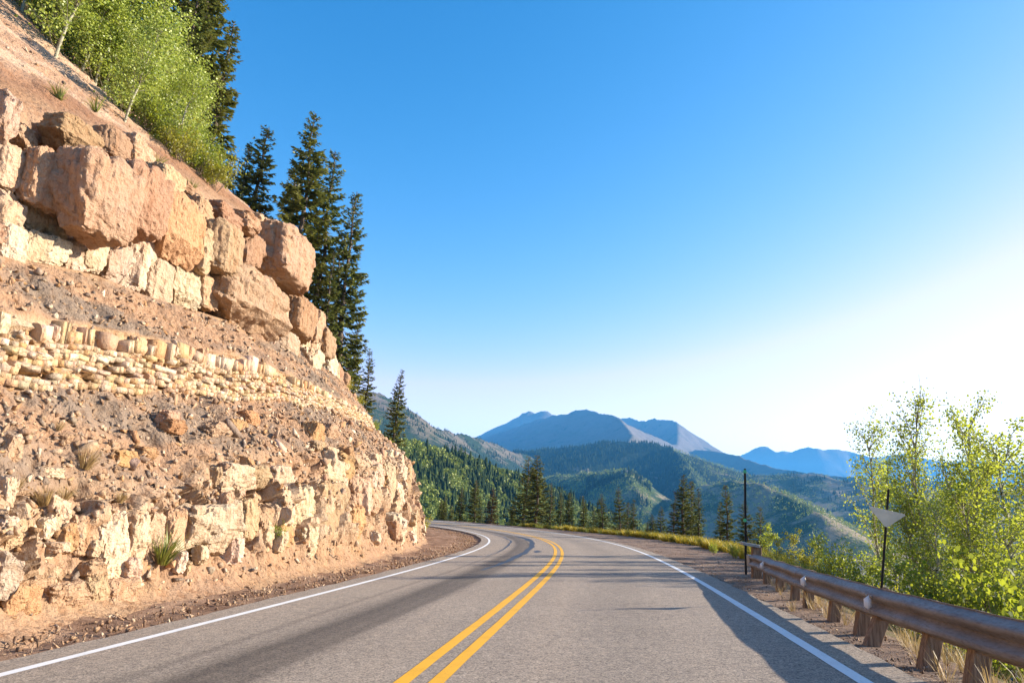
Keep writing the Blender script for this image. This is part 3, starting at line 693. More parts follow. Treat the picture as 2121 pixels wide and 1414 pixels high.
def tree(name, meshes, names, loc, h, label, cat='tree', group=None, rz=None, lean=(0, 0), sx=1.):
    r = empty(name, loc); r.rotation_euler = (lean[0], lean[1], rng.uniform(0, 6.28) if rz is None else rz)
    if rz is None and lean != (0, 0): r.rotation_mode = 'ZYX'; r.rotation_euler = (lean[0], lean[1], 0)
    r.scale = (h * sx, h * sx, h)
    tag(r, label, cat, group)
    for me, nm in zip(meshes, names): link(nm, me, r)
    return r
def broad_proto(seed, leafsize, nleaf, mat, rad=.13, low=.18, stems=1, nbr=30, up=.9, cl=.022, bark=None, trunk_r=.011):
    """unit-height deciduous tree: slim trunk(s), rising limbs, twigs with leaves in loose clusters"""
    r = np.random.default_rng(seed); tr = Acc(); C, W = [], []
    for q in range(stems):
        n = 8; z = np.linspace(-.03 if stems == 1 else 0, 1 if stems == 1 else r.uniform(.6, 1), n)
        a0 = r.uniform(0, 6.28); sp = 0 if stems == 1 else rad * r.uniform(.2, 1.0)
        bx = np.cumsum(r.normal(size=n) * .010) + math.cos(a0) * sp * np.clip(z / z[-1], 0, 1) ** .8; by = np.cumsum(r.normal(size=n) * .010) + math.sin(a0) * sp * np.clip(z / z[-1], 0, 1) ** .8
        T = np.stack([bx - bx[0], by - by[0], z], 1)
        tubes(tr, T, trunk_r * (1 - .85 * np.linspace(0, 1, n)) / stems ** .4, 6)
        for b in range(max(4, nbr // stems)):
            f = low + (1 - low) * r.random() ** .8; p0 = np.array([np.interp(f * z[-1], z, T[:, i]) for i in range(3)])
            az = r.uniform(0, 6.28); L = (rad * (1 - .55 * f) * (.55 + .75 * math.sin(min(1, f * 1.3 + .15) * 2.2)) + .02) * r.uniform(.5, 1.35)
            upk = up * r.uniform(.6, 1.5)
            d = nrm(np.array([math.cos(az), math.sin(az), upk])); Ln = L * math.sqrt(1 + upk * upk)
            tt = np.linspace(0, 1, 4)[:, None]; bp = p0 + d * Ln * tt + np.array([0, 0, 1.]) * Ln * .12 * tt ** 2 + r.normal(size=(4, 3)) * Ln * .03 * tt
            tubes(tr, bp, trunk_r * .3 * (1 - .8 * tt[:, 0]), 3)
            nt = int(3 + 26 * L / rad * .35)
            for k in range(nt):
                f2 = .25 + .75 * r.random() ** .8; q0 = np.array([np.interp(f2, tt[:, 0], bp[:, i]) for i in range(3)])
                tw = nrm(d * .6 + r.normal(size=3) * .6 + np.array([0, 0, .2])) * r.uniform(.015, .05)
                if k % 2 == 0: tubes(tr, np.stack([q0, q0 + tw * .5, q0 + tw]), [trunk_r * .08] * 3, 3)
                C.append(q0 + tw * r.uniform(.5, 1.1)); W.append(r.uniform(.4, 1.6))
    C = np.array(C); W = np.array(W); W /= W.sum()
    i = r.choice(len(C), nleaf, p=W); P = C[i] + r.normal(size=(nleaf, 3)) * cl * np.array([1, 1, .85])
    A = nrm(r.normal(size=(nleaf, 3)) + np.array([0, 0, -.6])); B = nrm(np.cross(A, r.normal(size=(nleaf, 3))))
    l = leafsize * r.uniform(.65, 1.25, nleaf)
    l1 = l[:, None] * A; w1 = (l * .46)[:, None] * B
    V = np.stack([P, P + l1 * .3 + w1, P + l1 * .72 + w1 * .8, P + l1, P + l1 * .72 - w1 * .8, P + l1 * .3 - w1], 1).reshape(-1, 3)
    j = np.arange(nleaf)[:, None] * 6
    F = np.concatenate([j + np.array([0, 1, 2, 3]), j + np.array([0, 3, 4, 5])])
    tint = np.repeat(np.clip(.5 + r.normal(size=nleaf) * .25 + .5 * (W[i] * len(W) - 1) * .2, 0, 1), 6)
    k = 1 / V[:, 2].max(); V = V * k; tr.V = [v * k for v in tr.V]
    cr_ = mesh_np('crown', V, F, False, tint); cr_.materials.append(mat)
    return tr.mesh('trunk', False, bark or M_ABARK), cr_
NT = ('trunk', 'crown'); NS = ('stems', 'foliage')
ASP = [broad_proto(201 + i, .0105, 3300, M_ASP, rad=.092, low=.10, nbr=44, up=1.5) for i in range(4)]
ASPG = [broad_proto(211 + i, .0175, 3400, M_ASPG, rad=.17, low=.02, nbr=40, cl=.034) for i in range(3)]
YOUNG = [broad_proto(221 + i, .026, 1100, M_ASPY if i == 1 else M_ASP, rad=.15, low=.05, nbr=26, cl=.03) for i in range(3)]
SHRUB = [broad_proto(231 + i, .055, 1500, M_BUSH, rad=.55, low=.12, stems=7, nbr=50, up=1.0, cl=.07, trunk_r=.02, bark=M_BARK) for i in range(3)]
YSHRUB = [broad_proto(241 + i, .05, 1300, M_ASPY, rad=.5, low=.1, stems=7, nbr=46, up=1.0, cl=.06, trunk_r=.02, bark=M_BARK) for i in range(2)]
RSHRUB = [broad_proto(251 + i, .045, 1300, M_RABBIT, rad=.55, low=.25, stems=9, nbr=46, up=1.2, cl=.05, trunk_r=.015, bark=M_BARK) for i in range(2)]

# spruces standing on and behind the crest of the cut
def hill_base(px, s):
    h = np.arange(float(nodes(s)[1][3]), float(nodes(s)[1][8]) + 34, .05); u, v, w = proj(hpt(np.full(len(h), s), h) if False else np.array([hpt(s, q) for q in h]))
    i = int(np.argmin(np.abs(u - px))); return np.array(hpt(s, h[i])), float(v[i]), float(w[i])
def top_height(P, ytop):
    u, v, w = proj(P); h = .5
    for _ in range(40):
        u2, v2, w2 = proj(P + np.array([0, 0, h])); h *= max(.3, min(3, (v - ytop) / max(v - v2, 1e-3)))
    return float(h)
CREST = [
 (650, 232, 58, 0, 1.0, 'tallest dark spruce rising behind the big rounded block of the rock cut'),
 (684, 312, 63, 1, .95, 'tall spruce tucked against the tallest spruce above the cut'),
 (622, 345, 66, 4, .9, 'spruce half hidden behind the tallest spruce on the crest'),
 (748, 400, 60, 1, 1.0, 'slender open spruce with gaps in its crown beside the dead brown spruce'),
 (722, 490, 62, 'D', 1.0, 'dead brown spruce leaning between two green spruces above the cut'),
 (688, 520, 57, 'N', 1.0, 'thin narrow spruce in front of the dead brown one on the crest'),
 (738, 655, 66, 3, 1.0, 'short dark spruce low on the crest below the slender open spruce'),
 (767, 725, 64, 'N', 1.2, 'small narrow spruce at the lower end of the crest bushes'),
 (826, 765, 57, 3, 1.15, 'dark pointed spruce standing alone at the corner of the rock cut, against the far slope'),
 (484, 316, 56, 'N', 1.0, 'smallest of the three spruces beside the aspen grove, next to pale young aspens'),
 (518, 290, 57, 3, .9, 'middle one of the three spruces beside the aspen grove'),
 (557, 266, 59, 'N', 1.25, 'tallest of the three spruces beside the aspen grove'),
 (452, -150, 47, 0, .8, 'big dark spruce towering behind the aspen grove, its top out of the picture'),
 (466, 40, 50, 'N', 1.2, 'slim dark spruce on the outer edge of the aspen grove, its tip against the sky'),
 (440, -60, 49, 1, .9, 'dark spruce between the biggest spruce and the slim one at the grove edge'),
 (385, -260, 44, 4, .8, 'yellow-green lit spruce inside the aspen grove'),
 (415, -110, 43, 2, .7, 'broad lower spruce rising through the middle of the aspen grove')]
for px, yt, s, k, sx, lab in CREST:
    x = px
    for _ in range(3):
        P, v, w = hill_base(x, s); P = P - np.array([0, 0, .15]); h = top_height(P, yt); x -= .8 * (float(proj(P + np.array([0, 0, h]))[0]) - px)
    ms = DEADS if k == 'D' else NARROW[int(rng.integers(2))] if k == 'N' else SPR[k]
    h = top_height(P, yt)
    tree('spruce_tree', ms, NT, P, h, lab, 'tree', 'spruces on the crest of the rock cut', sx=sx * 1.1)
# the aspen grove on the slope above the cut
GX = [(60, 20), (130, 105), (240, 205), (330, 305), (400, 350), (452, 392)]
gp = []
for tq in np.linspace(0, 5, 26):
    x = np.interp(tq, range(6), [g[0] for g in GX]); y = np.interp(tq, range(6), [g[1] for g in GX])
    for k in range(2 if tq < 4.4 else 1):
        c = hit(x + rng.uniform(-14, 14) - 4, y + rng.uniform(0, 16) - 34 * k)
        if c: gp.append((c[0] + rng.uniform(0, 1.5) * k, c[1] + k * rng.uniform(.3, 2.0), c[2]))
for k in range(24):
    s = rng.uniform(26, 44); D, Hn = nodes(s); gp.append((s, Hn[8] + 13 + rng.uniform(0, 9), 40))
for x, y in ((440, 330), (425, 300), (445, 250), (438, 200), (446, 150), (420, 240), (432, 120), (448, 290), (400, 300), (380, 260)):
    s = rng.uniform(38, 44); hh_ = np.arange(float(nodes(s)[1][8]), float(nodes(s)[1][8]) + 32, .1); uu = proj(np.array([hpt(s, q) for q in hh_]))[0]
    gp.append((s, float(hh_[np.argmin(np.abs(uu - x + 85))]), 40))
NG = 0
for s, h, w in gp:
    P = np.array(hpt(s, h)); u, v, ww = proj(P)
    if u > 375: continue
    T, N, U = frame(s)
    hh = rng.uniform(4.0, 6.6); ut, vt, _w2 = proj(P + np.array([.5, 0, hh]))
    if ut > 345 + .7 * max(0., float(vt)) and vt < 190: continue      # here the dark spruces stand free of the aspens
    t = tree('aspen_tree', ASPG[int(rng.integers(3))], NT, P - np.array([0, 0, .1]), hh, 'young pale-stemmed aspen in the dense bright grove on the slope above the rock cut', 'tree', 'aspens of the dense grove above the cut', lean=(rng.uniform(-.06, .06), rng.uniform(.04, .16)), sx=1.15)
    t.rotation_euler[2] = 0; NG += 1
# crest bushes
CB = []
for k, tq in enumerate(np.linspace(.2, 5, 34)):
    x = np.interp(tq, range(6), [g[0] for g in GX]); y = np.interp(tq, range(6), [g[1] for g in GX]); CB.append((x + rng.uniform(-10, 6), y + rng.uniform(-8, 8)))
def bush(protos, P, h, label, group=None, cat='shrub', name='shrub', sx=1.): return tree(name, protos[int(rng.integers(len(protos)))], NS, P, h, label, cat, group, sx=sx)
for x, y, s, h, pr, lab in [
 (530, 425, 50, 2.6, SHRUB, 'bright green leafy shrub at the foot of the three crest spruces'),
 (556, 455, 49, 1.8, SHRUB, 'green shrub hugging the top of the rock ledge below the three crest spruces'),
 (565, 480, 47, 1.3, YSHRUB, 'yellow-green low shrub on the ledge edge above the big rounded block'),
 (655, 650, 54, 1.8, YSHRUB, 'vivid yellow shrub beside the narrow spruce at the end of the ledge'),
 (600, 615, 44, 1.0, SHRUB, 'small dark green bush growing under the big rounded block'),
 (716, 800, 52, 1.6, YSHRUB, 'yellowish shrub below the short dark spruce on the crest'),
 (742, 830, 52, 1.6, YSHRUB, 'larger yellow-green shrub next to the smallest crest spruce'),
 (775, 865, 54, 1.5, SHRUB, 'green and rusty bush below the small narrow spruce'),
 (800, 905, 52, 1.1, SHRUB, 'green bush at the foot of the lone corner spruce'),
 (465, 385, 47, 2.0, ASPG, 'pale small aspen sapling beside the smallest of the three crest spruces'),
 (885, 1090, 56, 1.9, YSHRUB, 'bright yellow-green shrub where the rock cut meets the verge')]:
    P, v, w = hill_base(x, s)
    if x == 885: P = rp(54.5, -8.1, -.05)
    bush(pr, P - np.array([0, 0, .1]), h, lab, None, name='aspen_sapling' if pr is ASPG else 'shrub', cat='tree' if pr is ASPG else 'shrub', sx=.8)
for k, (x, y) in enumerate(CB):
    c = hit(x, y) or hit(x - 14, y + 6)
    if c: bush(YSHRUB if k % 3 == 0 else SHRUB, np.array(hpt(c[0], c[1])) - np.array([0, 0, .1]), rng.uniform(1.0, 2.2), 'low leafy bush along the lower edge of the aspen grove', 'bushes at the lower edge of the aspen grove', sx=.9)
# plants rooted in the cut
def tuft(seed, n, mat, spread=.35, h=1., w=.03):
    r = np.random.default_rng(seed); az = r.uniform(0, 6.28, n); ln = r.uniform(.15, .75, n)
    A = nrm(np.stack([np.cos(az) * ln, np.sin(az) * ln, np.ones(n)], 1)); L = h * r.uniform(.45, 1.05, n)
    P = np.stack([np.cos(az) * spread * .3 * r.random(n), np.sin(az) * spread * .3 * r.random(n), 0 * az - .03], 1)
    B = nrm(np.cross(A, np.stack([np.cos(az), np.sin(az), 0 * az], 1) + r.normal(size=(n, 3)) * .3))
    mid = P + A * (L * .55)[:, None]; bend = np.stack([np.cos(az), np.sin(az), 0 * az - .5], 1) * (L * .22 * r.random(n))[:, None]
    tip = P + A * L[:, None] + bend; wv = B * w * .5
    V = np.stack([P - wv, P + wv, mid + wv * .8, mid - wv * .8, tip + wv * .1, tip - wv * .1], 1).reshape(-1, 3); j = np.arange(n)[:, None] * 6
    F = np.concatenate([j + np.array([0, 1, 2, 3]), j + np.array([3, 2, 4, 5])])
    me = mesh_np('blades', V, F, False, np.repeat(r.random(n), 6)); me.materials.append(mat); return me
GRT = [tuft(300 + i, 90, M_GRASS, .5) for i in range(2)]; DRT = [tuft(310 + i, 110, M_DRY, .7, w=.022) for i in range(3)]
def plant_on_cut(px, py, me, h, label, name, cat):
    c = hit(px, py)
    if c is None: return
    P = np.array(hpt(c[0], c[1], .12)); o = link(name, me); o.location = P; o.scale = (h, h, h); o.rotation_euler = (0, .25, rng.uniform(0, 6))
    tag(o, label, cat)
plant_on_cut(325, 1165, GRT[0], .75, 'tall tuft of green grass growing from the pale outcrop by the road', 'grass_tuft', 'grass tuft')
c = hit(572, 1128); P = np.array(hpt(c[0], c[1], .1)); bush(SHRUB, P, .62, 'small bright green leafy plant rooted in the loose dirt at the foot of the cut', name='green_plant', cat='plant', sx=.7)
for px, py, h, lab in [(45, 915, .5, 'dry greenish tuft high on the rubble slope at the picture edge'), (165, 970, .95, 'tall straw-coloured dry grass tuft on the rubble slope'), (80, 1045, .7, 'dry brown tuft above the orange rounded outcrop'), (120, 1035, .6, 'small dry tuft beside the brown one on the rubble slope'),
                      (240, 1040, .55, 'thin dry grass just above the white rounded outcrop'), (20, 1012, .5, 'low dry tuft under the rubble slope at the picture edge'), (110, 890, .4, 'short straw tuft among brown stones of the rubble slope')]:
    plant_on_cut(px, py, DRT[int(rng.integers(3))], h * .5, lab, 'dry_grass_tuft', 'grass tuft')
for px, py, h, lab in [(388, 395, .7, 'low green plant on the bare slope just above the cap stones'), (318, 345, .7, 'green plant beside the cap stones at the top of the ledge'), (115, 205, .8, 'dry yellow tuft on the pale bare slope above the cut'), (190, 230, .8, 'yellow-green tuft on the pale slope near the grove edge')]:
    plant_on_cut(px, py, GRT[int(rng.integers(2))], h * .7, lab, 'low_plant', 'plant')
for px, py, h in [(868, 1120, .8), (846, 1118, .5)]:
    pass

# spruces along the outer side of the bend
OUT = [(901, 1033, 0, 'thin dark spruce nearest the rock cut on the far side of the bend'), (923, 1026, 3, 'dark spruce, second from the rock cut across the bend'), (953, 1009, 1, 'full spruce beyond the bend with a pale lit side, third from the rock cut'),
 (938, 1044, 2, 'short bushy spruce in front of the third spruce beyond the bend'), (988, 993, 0, 'broad-based green spruce by itself above the far road edge'), (1022, 1009, 'R', 'spruce with a rusty brown top across the bend'), (1062, 1045, 3, 'low dark spruce between the rusty one and the tall pair'),
 (1090, 944, 4, 'first of the two tall spruces beyond the bend, the slightly shorter with open crown'), (1114, 942, 0, 'second of the two tall spruces, the one with a broken bushy top'), (1144, 999, 'N', 'slender pointed spruce just beside the tall pair'),
 (1160, 1019, 1, 'dark bushy spruce right of the slender pointed one, above yellow flowers'), (1182, 1019, 0, 'lighter green spruce at the end of the longest yellow flower patch'), (1213, 1026, 3, 'near-black narrow spruce behind the yellow flowers'), (1230, 1050, 2, 'short round spruce filling the gap beside the near-black one'),
 (1248, 1022, 4, 'olive spruce with a soft top next to the broad symmetrical one'), (1278, 1007, 2, 'broad symmetrical spruce with an even cone shape'), (1301, 1039, 1, 'spruce leaning on the broad symmetrical one on its open side'), (1313, 1033, 'N', 'thin spiky spruce at the end of the row before the gap'),
 (1336, 1080, 3, 'tiny spruce in the gap of the row'), (1349, 1065, 0, 'small spruce beside the tiny one in the gap'), (1373, 1048, 2, 'medium spruce with a yellow-lit foot before the dark clump'), (1390, 1016, 'D', 'bare dead snag at the edge of the dark clump of spruces'),
 (1416, 982, 0, 'tallest spruce of the dark clump before the guardrail end'), (1434, 994, 1, 'second tallest spruce, pressed against the dark clump'), (1448, 1010, 'N', 'narrow spruce on the outer edge of the dark clump'),
 (1488, 1040, 'N', 'small narrow spruce alone after the dark clump'), (1504, 1002, 'N', 'tall slim spruce just before the thin black marker pole'), (1544, 1036, 2, 'wide dark spruce directly behind the black marker pole'), (1576, 1048, 'N', 'short slim spruce just past the black marker pole')]
def out_base(px, beyond):
    """a place past the outer edge of the pull-out that appears in column px"""
    best = None
    for s in np.arange(18, 110, .5):
        P = gpt(s, float(edge(s)) + beyond); u, v, w = proj(P)
        if w > 5 and (best is None or abs(u - px) < best[0]): best = (abs(float(u) - px), P, float(w), s)
    return best[1], best[2]
for px, yt, k, lab in OUT:
    x = px; by = rng.uniform(2.2, 5.5) if k != 'D' else 3.
    for _ in range(3):
        P, w = out_base(x, by); P = P - np.array([0, 0, .2]); x -= .8 * (float(proj(P + np.array([0, 0, top_height(P, yt)]))[0]) - px)
    ms = DEADS if k == 'D' else RUSTS if k == 'R' else NARROW[int(rng.integers(2))] if k == 'N' else SPR[k]
    tree('spruce_tree', ms, NT, P, top_height(P, yt), lab, 'tree', 'spruces along the outer edge of the bend', sx=rng.uniform(1.3, 1.65))
# tall aspens and young growth on the slope behind the guardrail
def slope_base(px, w):
    d = ray(px, 1100); P = CAM + d * w; s, o = sof(P[0], P[1]); return gpt(float(s[0]), float(o[0]))
RIGHT = [(1812, 832, 23, 0, 'tall airy aspen standing apart right behind the triangular sign', 1.0), (1842, 930, 25, 1, 'shorter aspen overlapping the airy one behind the sign', .85),
 (1936, 792, 18.5, 2, 'tallest aspen beyond the guardrail, with a crooked top', .95), (1905, 880, 21, 3, 'aspen close beside the tallest one, on the sign side', .8), (1968, 900, 20, 0, 'leafy aspen tucked between the two tallest aspens', .85),
 (2022, 805, 19.5, 1, 'second tallest aspen, slim, with a feathery tip', .8), (2052, 930, 17, 2, 'yellow-green aspen at mid height by the picture edge', 1.2), (2098, 852, 17.5, 3, 'thick bright aspen at the very edge of the picture', 1.2),
 (2010, 960, 16.5, 0, 'low leafy aspen in front of the feathery one', 1.3), (1880, 1000, 19, 1, 'half-grown aspen next to the sign post', 1.3), (2130, 900, 16, 2, 'aspen cut off by the picture edge', 1.1), (1945, 1010, 15.5, 3, 'half-grown aspen below the tallest aspen', 1.3), (2085, 1030, 14.5, 0, 'half-grown aspen under the thick bright one', 1.4)]
for px, yt, w, k, lab, sx in RIGHT:
    P = slope_base(px, w) - np.array([0, 0, .1]); tree('aspen_tree', ASP[k], NT, P, top_height(P, yt), lab, 'tree', 'aspens on the slope beyond the guardrail', sx=sx)
for k, (x, y, h, lab) in enumerate([(14.5, 17., 6.5, 'aspen standing just out of the picture beyond the thick bright aspen'), (17., 20., 7.2, 'tall aspen out of the picture down the bank'), (15.5, 22.5, 6.6, 'aspen behind the thick bright aspen, down the bank'), (19., 24., 8.0, 'tall aspen farther down the bank behind the picture edge'), (17.5, 15., 6.2, 'aspen out of the picture nearest the guardrail')]):
    s, o = sof(x, y); P = gpt(float(s[0]), float(o[0])); tree('aspen_tree', ASP[k % 4], NT, P, h - P[2] - 2.6, lab, 'tree', 'aspens on the slope beyond the guardrail')
for k, (x, y, h, lab) in enumerate([(24.5, 27., 10.6, 'spruce out of the picture down the bank, casting a band of shadow across the road'), (28., 31., 12., 'second spruce out of the picture, farther down the bank')]):
    s, o = sof(x, y); P = gpt(float(s[0]), float(o[0])); tree('spruce_tree', NARROW[k], NT, P, h - P[2], lab, 'tree', 'spruces on the bank beyond the guardrail')
LOWS = [(1592, 1080, 25, YOUNG, 'young aspen just behind the end of the guardrail'), (1612, 1105, 24, YOUNG, 'slim young aspen, second behind the guardrail end'), (1642, 1092, 26, YOUNG, 'young aspen with a round top in the middle of the low growth'), (1668, 1120, 23, YSHRUB, 'yellow-green bush between young aspens'),
 (1690, 1100, 25, YOUNG, 'taller young aspen where the low growth is thickest'), (1630, 1140, 21, YSHRUB, 'yellowing low bush along the far guardrail top'), (1590, 1135, 22.5, YSHRUB, 'bright low bush at the guardrail end'), (1700, 1150, 18, YSHRUB, 'yellow bush over the middle of the guardrail'),
 (1740, 1105, 20, SHRUB, 'dark green leafy bush before the triangular sign'), (1770, 1125, 17, SHRUB, 'large-leaved green bush below the triangular sign'), (1800, 1140, 14, YOUNG, 'backlit yellow sapling by the sign post'), (1850, 1130, 15, YOUNG, 'second backlit sapling past the sign post'),
 (1820, 1195, 12, YSHRUB, 'glowing yellow bush pushing over the guardrail near the sign post'), (1890, 1120, 16, SHRUB, 'green bush under the half-grown aspens'), (1960, 1130, 15, SHRUB, 'broad green bush below the tallest aspen'), (2040, 1120, 14, SHRUB, 'broad green bush below the feathery aspen'), (2110, 1130, 13, SHRUB, 'dense green bush at the picture edge behind the rail'),
 (1480, 1115, 30, SHRUB, 'small green bush at the far end of the pull-out'), (1520, 1120, 27, SHRUB, 'low bush in the gap before the marker pole')]
for px, yt, w, pr, lab in LOWS:
    P = slope_base(px, w) - np.array([0, 0, .1]); h = max(.6, top_height(P, yt)); bush(pr, P, h, lab, None, 'shrub' if pr is not YOUNG else 'tree', 'shrub' if pr is not YOUNG else 'aspen_sapling', sx=.8 if pr is not YOUNG else 1.3)
for k, (s, o, h, lab) in enumerate([(4.2, 5.6, .9, 'bush under the near end of the guardrail'), (5.6, 5.9, .9, 'leafy bush seen through the nearest gap under the rail'), (7.0, 6.0, 1.0, 'leafy bush under the rail by the dark post'), (8.3, 6.2, 1.0, 'bright bush between the two leaning posts under the rail'),
                                    (9.8, 6.2, 1.0, 'bright bush behind the middle posts'), (11.5, 6.4, 1.0, 'small bush behind the far posts'), (13.5, 6.6, 1.0, 'low bush near the far posts of the guardrail'), (6.3, 7.4, 1.5, 'bigger bush farther down the bank under the rail'), (8.8, 7.6, 1.5, 'round bush down the bank behind the leaning posts'), (11.5, 8.0, 1.6, 'round bush down the bank behind the far posts'), (4.6, 7.4, 1.5, 'bush on the bank at the bottom corner of the picture')]):
    o += .5; P = gpt(s, o) - np.array([0, 0, .08]); zt = float(rp(s, 4.)[2]) + .15 + .1 * (o - 6); bush(SHRUB if k % 3 else YSHRUB, P, max(.5, min(h * 1.3, zt - P[2])), lab, None)
# yellow flowers and grass along the outer edge: nobody could count these
def scatter(protos_me, S, O, hts, name, label, cat, mat):
    acc = Acc(); src = []
    for me in protos_me:
        V = np.zeros(len(me.vertices) * 3, np.float32); me.vertices.foreach_get('co', V); F = np.zeros(len(me.loops), np.int32); me.loops.foreach_get('vertex_index', F)
        t = np.zeros(len(me.vertices) * 4, np.float32); me.color_attributes['tint'].data.foreach_get('color', t); src.append((V.reshape(-1, 3), F.reshape(-1, 4), t.reshape(-1, 4)[:, 0]))
    P = gpt(S, O)
    for p, h in zip(P, hts):
        V, F, t = src[int(rng.integers(len(src)))]; a = rng.uniform(0, 6.28); c, s = math.cos(a), math.sin(a); W = V * h
        acc.add(np.stack([W[:, 0] * c - W[:, 1] * s, W[:, 0] * s + W[:, 1] * c, W[:, 2]], 1) + p, F, np.clip(t + rng.normal() * .15, 0, 1))
    return tag(link(name, acc.mesh(name, False, mat)), label, cat, kind='stuff')
def flower_clump(seed, n=70):
    r = np.random.default_rng(seed); me = tuft(seed, n, M_RABBIT, .9, 1., .05); return me
FLW = [flower_clump(330 + i) for i in range(3)]; GRA = [tuft(340 + i, 40, M_GRASS, .6, 1., .03) for i in range(3)]; DRY = [tuft(350 + i, 22, M_DRY, .5, 1., .016) for i in range(3)]
n = 420; S = rng.uniform(27, 80, n); dens = fbm(S * .22, 5.5, 1.) > -.35
S = S[dens]; O = edge(S) + rng.uniform(-.1, 1.5, len(S)); scatter(FLW, S, O, rng.uniform(.35, .75, len(S)), 'wildflowers', 'band of yellow wildflowers and grass along the outer edge of the bend', 'flowers', M_RABBIT)
n = 900; S = rng.uniform(17, 85, n); O = edge(S) + .1 + rng.exponential(1.4, n); scatter(GRA, S, O, rng.uniform(.25, .6, n), 'grass', 'green grass on the bank below the road shoulder', 'grass', M_GRASS)
n = 170; S = 3 + 25 * rng.random(n); O = edge(S) + rng.normal(size=n) * .22 + .2; scatter(DRY, S, O, rng.uniform(.12, .42, n), 'dry_grass', 'thin dry grass stems along the guardrail posts', 'grass', M_DRY)
# ------------------------------------------------------------------ guardrail, sign, marker pole
m = M('weathered_rail_steel'); P = m.pos(); a = m.noise(P, 2.2, 5, .65); b = m.noise(m.mapping(P, (3, 3, 14)), 5, 4, .6)
c = m.ramp(a, [(.3, (.15, .125, .11)), (.7, (.27, .235, .21))]); c = m.mix(m.ramp(b, [(.5, 0.), (.75, .6)]), c, (.10, .066, .050))
M_RAIL = m.surf(c, m.ramp(b, [(.3, .5), (.7, .72)]), m.bump(b, .2, .012), .45, .15)
m = M('weathered_post_wood'); P = m.pos(); g = m.noise(m.mapping(P, (22, 22, 1.6)), 2, 4, .65)
M_POST = m.surf(m.ramp(g, [(.3, (.10, .06, .04)), (.7, (.34, .235, .155))]), .9, m.bump(g, .6, .02), .1)
m = M('white_reflector_tab'); M_TAB = m.surf((.85, .82, .78), .5, None, .4)
m = M('aluminium_sign_back'); a = m.noise(m.coord(), 5, 4); M_SIGN = m.surf(m.ramp(a, [(.3, (.50, .55, .52)), (.7, (.66, .70, .66))]), .45, None, .5, .25)
m = M('black_pole_paint'); M_BLACK = m.surf((.012, .012, .013), .6, None, .3)
m = M('green_reflector'); M_GREENR = m.surf((.05, .42, .16), .3, None, .6)
m = M('galvanised_steel'); a = m.noise(m.pos(), 14, 3); M_GALV = m.surf(m.ramp(a, [(.3, (.22, .21, .20)), (.7, (.36, .35, .33))]), .5, None, .5, .5)

RS = np.array([2.0, 3.5, 4.8, 6.0, 7.4, 9.5, 12.0, 14.0, 16.4, 18.8]); RO = np.array([4.6, 4.6, 4.58, 4.52, 4.5, 4.52, 4.62, 4.75, 4.95, 5.15])
def rail_pt(s, dz, out=0.):
    o = np.interp(s, RS, RO) + out; return rp(s, o, dz)
W_PROF = np.array([(.012, .0), (.018, -.012), (-.0, -.022), (-.045, -.045), (-.082, -.062), (-.088, -.085), (-.080, -.108), (-.02, -.142), (-.004, -.165), (-.02, -.188), (-.080, -.222), (-.088, -.245), (-.082, -.268), (-.045, -.285), (0, -.308), (.018, -.318), (.012, -.330)])
def rail_seg(s0, s1):
    s = np.linspace(s0, s1, 14); prof = np.concatenate([W_PROF, (W_PROF + np.array([.005, 0]))[::-1]]); k = len(prof); V = []
    for q in s:
        wob = .012 * float(fbm(q * .9, 2., 5.)); tilt = .12
        V.append(np.array([rail_pt(q, .56 + z + wob, x + tilt * (z + .16) + .03 * float(fbm(q * .6, 9., 1.))) for x, z in prof]))
    V = np.array(V).reshape(-1, 3); n = len(s); i = np.arange(n - 1)[:, None] * k; j = np.arange(k)[None]; jn = (j + 1) % k
    F = np.stack([i + j, i + k + j, i + k + jn, i + jn], -1).reshape(-1, 4); me = mesh_np('rail_beam', V, F, True); me.set_sharp_from_angle(angle=.9); me.materials.append(M_RAIL); return me
def box_between(name, p0, p1, wx, wy, xdir, mat, parent, bev=.006, split=0):
    """a square-section bar from p0 to p1"""
    p0, p1, xdir = map(Vector, (p0, p1, xdir)); z = (p1 - p0).normalized(); x = (xdir - z * xdir.dot(z)).normalized(); y = z.cross(x); L = (p1 - p0).length
    bm = bmesh.new(); bmesh.ops.create_cube(bm, size=1)
    for v in bm.verts: v.co = Vector((v.co.x * wx, v.co.y * wy, v.co.z * L))
    bmesh.ops.bevel(bm, geom=list(bm.edges), offset=bev, segments=1, affect='EDGES')
    me = bpy.data.meshes.new(name); bm.to_mesh(me); bm.free(); me.materials.append(mat)
    o = link(name, me, parent); R = Matrix((x, y, z)).transposed().to_4x4(); o.matrix_world = Matrix.Translation((p0 + p1) / 2) @ R; return o
gr = empty('guardrail'); tag(gr, 'brown weathered steel guardrail on leaning wooden posts along the right road edge', 'guardrail')
cuts = [1.0, 4.8, 8.6, 12.4, 16.2, 18.3]
for a, b in zip(cuts[:-1], cuts[1:]): link('rail_beam', rail_seg(a, b + .12), gr)
